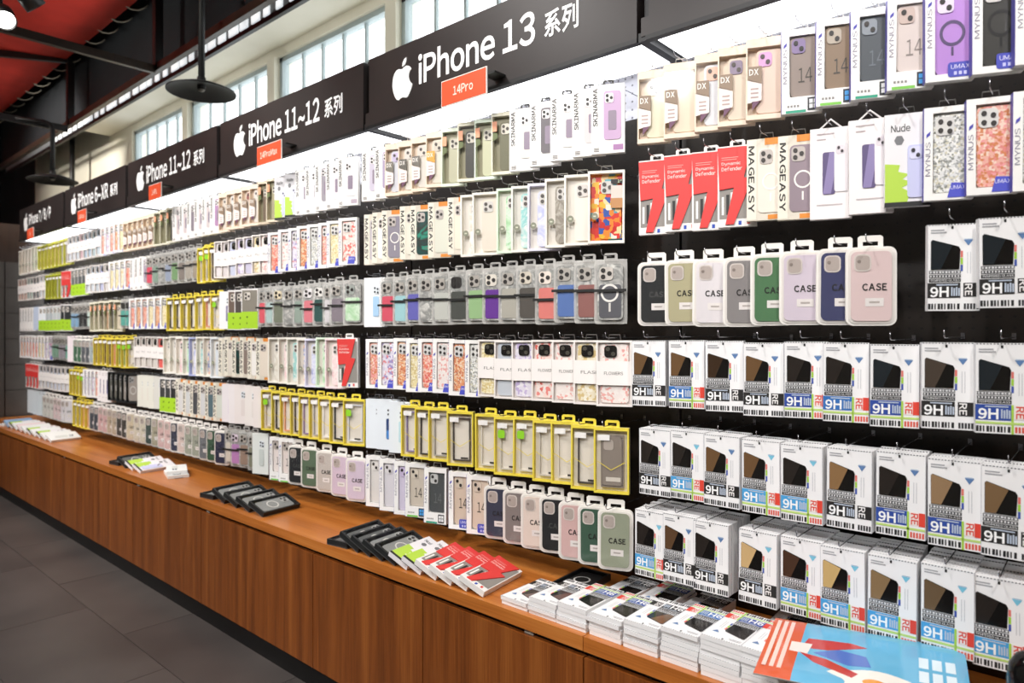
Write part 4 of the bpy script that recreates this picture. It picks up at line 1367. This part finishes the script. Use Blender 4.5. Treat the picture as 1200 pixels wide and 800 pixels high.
for (bay, r), groups in ROWS.items():
    items = []
    for gi, (kind, edges, vs) in enumerate(groups):
        if bay >= 3:
            xa = wx(edges[0])
            if gi + 1 < len(groups):
                xb = wx(groups[gi + 1][1][0])
            else:
                nxt = wx(ROWS[(bay - 1, r)][0][1][0])
                xb = max(min(JOINT[bay] - .01, nxt - .006), xa + .08)
            nn = max(len(edges) - 1, math.ceil((xb - xa) / .094))
            for i in range(nn):
                items.append((kind, vs[min(i * len(vs) // nn, len(vs) - 1)], xa + (xb - xa) * i / nn, xa + (xb - xa) * (i + 1) / nn))
            continue
        for i in range(len(edges) - 1):
            items.append((kind, vs[i % len(vs)], wx(edges[i]), wx(edges[i + 1])))
    n = len(items)
    # shingle angle: each pack leans its left edge forward over its left neighbour
    sphi = [.03, .2, .24, .24, .24, .24][bay]
    for i in range(n - 1):
        wi = kind_data(items[i][0], items[i][1])[0]
        dn = kind_data(items[i + 1][0], items[i + 1][1])[2]
        p = items[i + 1][2] - items[i][2]
        if wi > p * .99:
            sphi = max(sphi, min((dn + (.0075 if items[i][0] == 'case' else .003)) / max(p, .02), .46))
    if (bay, r) in ((0, 4), (0, 5)):
        sphi = .02
    phi = math.asin(sphi)
    for i, (kind, v, xl, xr) in enumerate(items):
        w, h, d, parts = kind_data(kind, v)
        ph = phi
        if i == n - 1 and bay > 0 and phi > .1:
            ph = phi + .05
        # pivot: left front edge
        yf = Y_FRONT + (random.uniform(-.006, .004) if kind == 'glass' and sphi < .05 else 0)
        if kind == 'glass' and sphi < .05:
            ph = phi + random.uniform(-.02, .02)
        zt = ROW_TOP[r] + random.uniform(-.003, .003)
        if kind == 'case':
            zt -= .022
        elif kind == 'yellow':
            zt -= .012
        if bay == 0 and r == 2 and kind == 'glass':
            zt += .012
        lx, ly = -w / 2, -d
        ox = xl - (lx * math.cos(ph) - ly * math.sin(ph))
        oy = yf - (lx * math.sin(ph) + ly * math.cos(ph))
        roll = random.uniform(-.008, .008)
        lab = DESC[kind]
        if '%s' in lab:
            lab = lab % v[1]
        lab = '%s, %s from left, %s, %s' % (lab, ORD[i], ROWN[r], BAYNAMES[bay])
        grp = '%s in the %s' % ({'glass': 'screen protector boxes'}.get(kind, 'phone case packs'), BAYNAMES[bay])
        place(kind, v, lab, grp, (ox, oy, zt - h), (0, roll, ph), merged=bay >= 3)
        if True:
            hk = link('hook', HOOK, boards[bay])
            # hook of this column, just above the pack
            cx = min(max(xl + w / 2 * math.cos(ph), JOINT[bay + 1] + .012), JOINT[bay] + (.2 if bay == 0 else -.012))
            hk.location = (cx - boards[bay].location.x, 0, zt + (.008 if kind != 'glass' else .010) - boards[bay].location.z)
        if bay == 0 and r in (3, 4, 5) and kind == 'glass':
            nb = {3: 1, 4: 3, 5: 6}[r]
            for q in range(nb):
                sh = .0208 * (q + 1)
                yb = oy + sh * math.cos(ph)
                if yb > -.004:
                    break
                zb = zt - h + (random.uniform(-.003, .003) if q else 0)
                o = place('glass', BK if q % 2 else LB, 'white protector box, %s behind front one, %s from left, %s, nearest bay' % (ORD[q], ORD[i], ROWN[r]),
                          'screen protector boxes in the nearest bay', (ox - sh * math.sin(ph), yb, zb), (0, roll, ph), merged=True)
        elif bay == 0 and r in (0, 1) and sphi < .1:
            for q in range(2):
                off = (d + .0012) * (q + 1)
                place(kind, v, '%s pack, %s behind front one, %s from left, %s, nearest bay' % (DESC[kind].split()[0], ORD[q], ORD[i], ROWN[r]), grp,
                      (ox - off * math.sin(ph), oy + off * math.cos(ph), zt - h), (0, roll, ph), merged=True)

# ------------------------------------------------------------------ boxes lying on the counter
FLAT = Euler((R(-90), 0, PI))            # face up, top edge towards the front


def flat_place(kind, v, label, group, loc, rz=0, tilt=0, merged=True, flip=True):
    """lay a pack face up; loc = centre of its underside"""
    w, h, d, parts = kind_data(kind, v)
    m3 = Matrix.Rotation(rz, 4, 'Z') @ Matrix.Rotation(tilt, 4, 'Y')
    if flip:
        base = Matrix.Rotation(PI, 4, 'Z') @ Matrix.Rotation(R(-90), 4, 'X')
    else:
        base = Matrix.Rotation(R(-90), 4, 'X')
    rot = m3 @ base
    off = rot @ Vector((0, 0, h / 2))
    return place(kind, v, label, group, Vector(loc) - off, rot.to_euler(), merged)


gv = [BK + (False, '#6a5a54'), BK + (False, '#5a4038'), DB, DB, BK + (False, BR), BL, DB, BL, LB]
x_edges = [583, 617, 650, 686, 727, 771, 818, 867, 918, 975]
heights = [2, 4, 5, 5, 6, 7, 8, 8, 8]
for i in range(9):
    xc = (wx(x_edges[i], 1.40) + wx(x_edges[i + 1], 1.40)) / 2
    for q in range(heights[i]):
        topmost = q == heights[i] - 1
        flat_place('thin', gv[i] if topmost else BK, 'white protector box lying flat, %s from bottom, %s stack along the counter edge' % (ORD[q], ORD[i]),
                   'protector boxes stacked along the counter edge',
                   (xc + random.uniform(-.0025, .0025), -.433 + .095 + .012 + random.uniform(-.003, .003), Z_TOP + .0005 + q * .0112),
                   random.uniform(-.012, .012), merged=not topmost)
back = [(-1.04, 2), (-.925, 3), (-.81, 3), (-.58, 5), (-.475, 5)]
for i, (xc, nq) in enumerate(back):
    for q in range(nq):
        topmost = q == nq - 1
        flat_place('thin', (BK, DB, BK + (False, BR), BL, BK)[i], 'white protector box lying flat near the board, %s from bottom, %s rear stack' % (ORD[q], ORD[i]),
                   'protector boxes stacked behind the front stacks', (xc, -.125 + random.uniform(-.004, .004), Z_TOP + .0005 + q * .0112),
                   random.uniform(-.03, .03), merged=not topmost)
# black pack beside the rear stacks
flat_place('black', ('#2a2826', 'black'), 'black pack lying on the counter behind the shortest stacks', 'packs on the counter', (-1.19, -.16, Z_TOP + .0005), .05, merged=False)


def fan(packs, xs, yfront, where, tilts=(.44, .36), rz=.14, merged=False):
    n = len(packs)
    for i, (kind, v) in enumerate(packs):
        w, h, d, parts = kind_data(kind, v)
        f = i / max(1, n - 1)
        x = xs[0] + (xs[1] - xs[0]) * f
        tl = 0 if i == 0 else tilts[0] + (tilts[1] - tilts[0]) * f
        zc = Z_TOP + .001 + math.sin(tl) * w / 2
        lab = {'red': 'white box with red bolt', 'lime': 'white box with lime end', 'nude': 'pale box with green splash',
               'black': 'black window box'}.get(kind, 'pale printed box')
        lab = '%s leaning in fan %s, %s from left' % (lab, where, ORD[i])
        flat_place(kind, v, lab, 'packs fanned out ' + where, (x, yfront + h / 2, zc), rz, tl, merged, flip=False)


B1, B2 = ('black', ('#8a8c8a', 'clear')), ('black', ('#5c5e5c', 'smoky'))
RD = ('red', ('#dd3b38', 'red'))
NU = ('nude', ('#b6d84a', 'green'))
WH = ('blue', ('#d8dcd8', 'pale', '#eceeec'))
fan([B2, B2, B2, B1, B1, NU, NU, RD, RD, RD, RD], (-2.06, -1.40), -.425, 'beside stacked boxes')
fan([B1, B1, B1, B1, B1], (-3.10, -2.66), -.41, 'below lilac silicone packs')
fan([B2, B2, NU, NU], (-4.28, -3.95), -.40, 'below green silicone packs')
flat_place('blue', WH[1], 'white box lying flat right of the lime fan, near edge', 'packs on the counter', (-3.72, -.28, Z_TOP + .0008), 1.3)
flat_place('blue', WH[1], 'white box lying flat right of the lime fan, on top', 'packs on the counter', (-3.74, -.27, Z_TOP + .018), 1.2)
PK = ('blue', ('#e0b8c0', 'pink', '#ecdcdc'))
fan([WH, ('blue', ('#6a90c8', 'blue', '#8fb0d0')), NU, WH, PK, WH, NU, WH, NU, WH, WH], (-6.75, -5.52), -.40, 'at the counter far end', merged=True)

# printed bag lying on the near stacks
bag = bpy.data.objects.new('printed_bag', None)
COL.objects.link(bag)
zb = Z_TOP + 8 * .0112 + .003
bag.location = (-.375, -.345, zb)
bag.rotation_euler = (R(3), R(-2), R(11))
mb = MB()
nx, ny = 16, 12
gw, gd = .36, .26


def bz(i, j):
    return 0.0


vs, fs = [], []
for lev in (0, 1):
    for j in range(ny + 1):
        for i in range(nx + 1):
            edge = i in (0, nx) or j in (0, ny)
            vs.append((-gw / 2 + gw * i / nx, -gd / 2 + gd * j / ny, (.008 if not edge else .003) * lev + bz(i, j) * .5 + .006))
o_ = (nx + 1) * (ny + 1)
blue_f, orange_f, base_f = [], [], []
for j in range(ny):
    for i in range(nx):
        a = j * (nx + 1) + i
        q = (o_ + a, o_ + a + 1, o_ + a + nx + 2, o_ + a + nx + 1)
        (orange_f if i < 3 else blue_f).append(q)
        base_f.append((a + nx + 1, a + nx + 2, a + 1, a))
for i in range(nx):
    base_f.append((i, i + 1, o_ + i + 1, o_ + i))
    t_ = ny * (nx + 1) + i
    base_f.append((t_ + 1, t_, o_ + t_, o_ + t_ + 1))
for j in range(ny):
    a = j * (nx + 1)
    base_f.append((a + nx + 1, a, o_ + a, o_ + a + nx + 1))
    a += nx
    base_f.append((a, a + nx + 1, o_ + a + nx + 1, o_ + a))
n0 = len(mb.v)
mb.mesh_(vs, blue_f, 'g:#6ab4d8', True)
mb.mesh_(vs, orange_f, 'g:#d8603c', True)
mb.mesh_(vs, base_f, 'g:#e8e4de', True)
link('bag_body', mb.build('bag_body'), bag)


def flatp(pts, z, mat, name):
    m2 = MB()
    n = len(pts)
    m2.mesh_([(x, y, z) for x, y in pts] + [(x, y, z - .0006) for x, y in pts],
             [tuple(range(n))] + [((i + 1) % n, i, i + n, (i + 1) % n + n) for i in range(n)], mat)
    return link(name, m2.build(name), bag)


egg = [(.02 + (.062 + .012 * math.sin(3 * a) + .006 * math.sin(5 * a)) * math.cos(a), -.085 + .042 * math.sin(a) + .006 * math.sin(2 * a)) for a in [2 * PI * k / 24 for k in range(24)]]
flatp(egg, 0.0144, 'g:#f4efe6', 'printed_egg')
flatp([(.028 + .02 * math.cos(2 * PI * k / 16), -.09 + .014 * math.sin(2 * PI * k / 16)) for k in range(16)], 0.0147, 'g:#f0a04a', 'printed_yolk')
flatp([(-.11, .0), (-.06, .008), (.01, .046), (-.02, .056), (-.10, .046)], 0.0145, 'g:#c23a38', 'printed_stripe')
flatp([(-.11, -.02), (-.08, -.052), (-.01, -.085), (.0, -.066), (-.06, -.03)], 0.0145, 'g:#c23a38', 'printed_stripe')
flatp([(-.085, -.012), (-.02, -.04), (.02, -.03), (.01, .008), (-.04, .018)], 0.0145, 'g:#5a78c4', 'printed_stripe')
flatp([(-.13, -.02), (-.095, -.022), (-.09, .022), (-.13, .02)], 0.0146, 'g:#f0e6e0', 'printed_patch')
for i in range(3):
    flatp([(-.17 + i * .014, -.10), (-.162 + i * .014, -.10), (-.162 + i * .014, .11), (-.17 + i * .014, .11)], 0.0145, 'g:#f4d0c4', 'printed_stripe')
for i in range(6):
    flatp([(.10 + (i % 3) * .022, -.05 + (i // 3) * .055), (.116 + (i % 3) * .022, -.05 + (i // 3) * .055), (.116 + (i % 3) * .022, -.008 + (i // 3) * .055), (.10 + (i % 3) * .022, -.008 + (i // 3) * .055)],
          0.0143, 'g:#e4f2f8', 'printed_block')
tag(bag, 'glossy blue and orange printed bag with fried egg lying on white boxes', 'bag')

# black rounded bottle top at the near end of the counter
bt = bpy.data.objects.new('black_bottle', None)
COL.objects.link(bt)
bt.location = (-.10, -.405, Z_TOP)
m2 = MB()
m2.lathe([(.0, 0), (.032, 0), (.034, .004), (.034, .178), (.031, .2), (.022, .216), (.012, .223), (0, .225)], 'g:#101010', 24)
link('bottle_body', m2.build('bottle_body'), bt)
m2 = MB()
m2.lathe([(.0343, .05), (.0346, .052), (.0346, .13), (.0343, .132)], '#2a2a2c', 24)
link('bottle_label', m2.build('bottle_label'), bt)
tag(bt, 'black rounded bottle standing beside the printed bag', 'bottle')

# ------------------------------------------------------------------ pendant lamps, frame, canopy, spotlights


def pendant(x, y, z, dia, stem, label):
    e = bpy.data.objects.new('pendant_lamp', None)
    COL.objects.link(e)
    e.location = (x, y, z)
    r = dia / 2
    sh = MB()
    sh.lathe([(.02, .055), (r * .55, .036), (r, .004), (r, -.004), (r * .97, -.002), (r * .5, .026), (.02, .034), (0, .034)], 'lamp_black', 36)
    sh.lathe([(0, .058), (.02, .055)], 'lamp_black', 36)
    link('lamp_shade', sh.build('lamp_shade'), e)
    so_ = MB()
    so_.lathe([(0, .08), (.022, .08), (.024, .05), (.02, .012), (.0, .012)], 'lamp_black', 18)
    link('socket', so_.build('socket'), e)
    bl = MB()
    bl.lathe([(0, .0), (.012, .003), (.018, .012), (.016, .022), (0, .028)], '#8f8a80', 14)
    link('bulb', bl.build('bulb'), e)
    sm = MB()
    sm.tube(stem, .018, 'lamp_black', 10)
    link('stem', sm.build('stem'), e)
    tag(e, label, 'lamp', 'black pendant lamps above the signs')


pendant(-3.79, -.115, 2.655, .36, [(0, 0, .06), (0, 0, 1.4)], 'black disc pendant lamp before the windows, nearer one')
pendant(-6.46, -.12, 2.555, .36, [(0, 0, .06), (0, 0, .42), (-.005, -.015, .455), (-.02, -.05, .47), (-.10, -.26, .47)], 'black disc pendant lamp on bent stem, farther one')

fe = bpy.data.objects.new('ceiling_frame', None)
COL.objects.link(fe)
fe.location = (-4.755, .03, 3.05)


def bar(p, q, mat='black_metal', name='beam', th=.035, tv=.05):
    m3 = MB()
    p, q = Vector(p) - fe.location, Vector(q) - fe.location
    d = (q - p).normalized()
    side = d.cross(Vector((0, 0, 1)))
    if side.length < .1:
        side = Vector((1, 0, 0))
    side.normalize()
    up = side.cross(d)
    c8 = [b3 + s1 * side * th / 2 + s2 * up * tv / 2 for b3 in (p, q) for s1, s2 in ((-1, -1), (1, -1), (1, 1), (-1, 1))]
    m3.mesh_(c8, [(3, 2, 1, 0), (4, 5, 6, 7), (0, 1, 5, 4), (1, 2, 6, 5), (2, 3, 7, 6), (3, 0, 4, 7)], mat)
    link(name, m3.build(name), fe)


bar((-9.0, .03, 3.068), (1.6, .03, 3.09), 'brown_metal')
bar((-4.755, .01, 3.06), (-4.755, -2.6, 3.06), 'brown_metal', 'cross_beam')
bar((-6.55, .01, 3.02), (-6.55, -2.6, 3.02), 'black_metal', 'cross_beam')
bar((-4.755, .03, 3.07), (-4.755, .03, 4.2), 'black_metal', 'post', .05, .05)
bar((-6.55, .03, 3.05), (-6.55, .03, 3.6), 'black_metal', 'post', .05, .05)
bar((-6.55, .03, 3.6), (-6.75, -.55, 3.55), 'black_metal', 'strut')
tag(fe, 'dark metal ceiling frame of beams and posts above the signs', 'frame')
pc = bpy.data.objects.new('black_pipe', None)
m2 = MB(); m2.tube([(0, 0, 0), (0, 0, .88)], .022, 'black_metal', 10)
pp = link('wall_pipe', m2.build('wall_pipe'), None, (-7.45, .3, 2.34))
bpy.data.objects.remove(pc)
tag(pp, 'thin black vertical pipe before the cream wall behind the signs', 'pipe')

# red canvas canopy laced to the black frame
cn = bpy.data.objects.new('red_canopy', None)
COL.objects.link(cn)
cn.location = (-7.4, -.8, 3.6)
m2 = MB()
nx, ny = 26, 12
vs, fs = [], []
for j in range(ny + 1):
    for i in range(nx + 1):
        x = -3.2 + 6.4 * i / nx
        y = -1.9 + 2.7 * j / ny
        sag = .05 * math.sin(i * .8) * math.sin(j * .5) + .03 * math.sin(i * .35 + j)
        scal = 0
        vs.append((x, y + scal, sag * (1 - j / ny) + .0))
for j in range(ny):
    for i in range(nx):
        a = j * (nx + 1) + i
        fs.append((a, a + nx + 1, a + nx + 2, a + 1))
n = len(vs)
vs2 = vs + [(x, y, z + .006) for x, y, z in vs]
fs2 = fs + [tuple(k + n for k in reversed(f)) for f in fs]
for i in range(nx):
    a = ny * (nx + 1) + i
    fs2.append((a, a + n, a + 1 + n, a + 1))
m2.mesh_(vs2, fs2, 'red_canvas', True)
link('canvas', m2.build('canvas'), cn)
m2 = MB()
m2.tube([(0, 0, .004), (.02, .03, -.014), (.05, .065, -.018), (.085, .09, -.008), (.10, .11, .016)], .005, 'rope', 6)
rp = m2.build('rope')
for i in range(22):
    link('rope', rp, cn, (-3.1 + i * .28, .78, .0))
tag(cn, 'red canvas canopy laced along its edge under the ceiling', 'canopy')


def spot_lamp(loc, aim, glow, label):
    e = bpy.data.objects.new('spotlight_fixture', None)
    COL.objects.link(e)
    e.location = loc
    e.rotation_euler = (Vector(aim) - Vector(loc)).to_track_quat('-Z', 'Y').to_euler()
    m2 = MB()
    m2.lathe([(0, .12), (.04, .12), (.05, .10), (.05, -.005), (.046, -.005), (.044, .02)], 'black_metal', 24)
    link('housing', m2.build('housing'), e)
    m2 = MB()
    m2.lathe([(.044, .018), (.02, .024), (0, .025)], glow, 24)
    link('lens', m2.build('lens'), e)
    m2 = MB()
    m2.tube([(0, 0, .12), (0, .05, .2), (0, .09, .34)], .008, 'black_metal', 8)
    link('arm', m2.build('arm'), e)
    tag(e, label, 'spotlight', 'black ceiling spotlights')


def pt(u, v, t):
    a = (u - 600) / 800
    return (-t * (_c - a * _s), -CAM_D + t * (_s + a * _c), CAM_H + (390 - v) / 800 * t)


spot_lamp(pt(6, 24, 3.4), pt(120, 300, 2.2), 'lamp_glow', 'black ceiling spotlight with bright white lens')
spot_lamp(pt(42, 8, 3.4), pt(300, 330, 4.4), 'warm_glow', 'black ceiling spotlight turned away with warm rim')
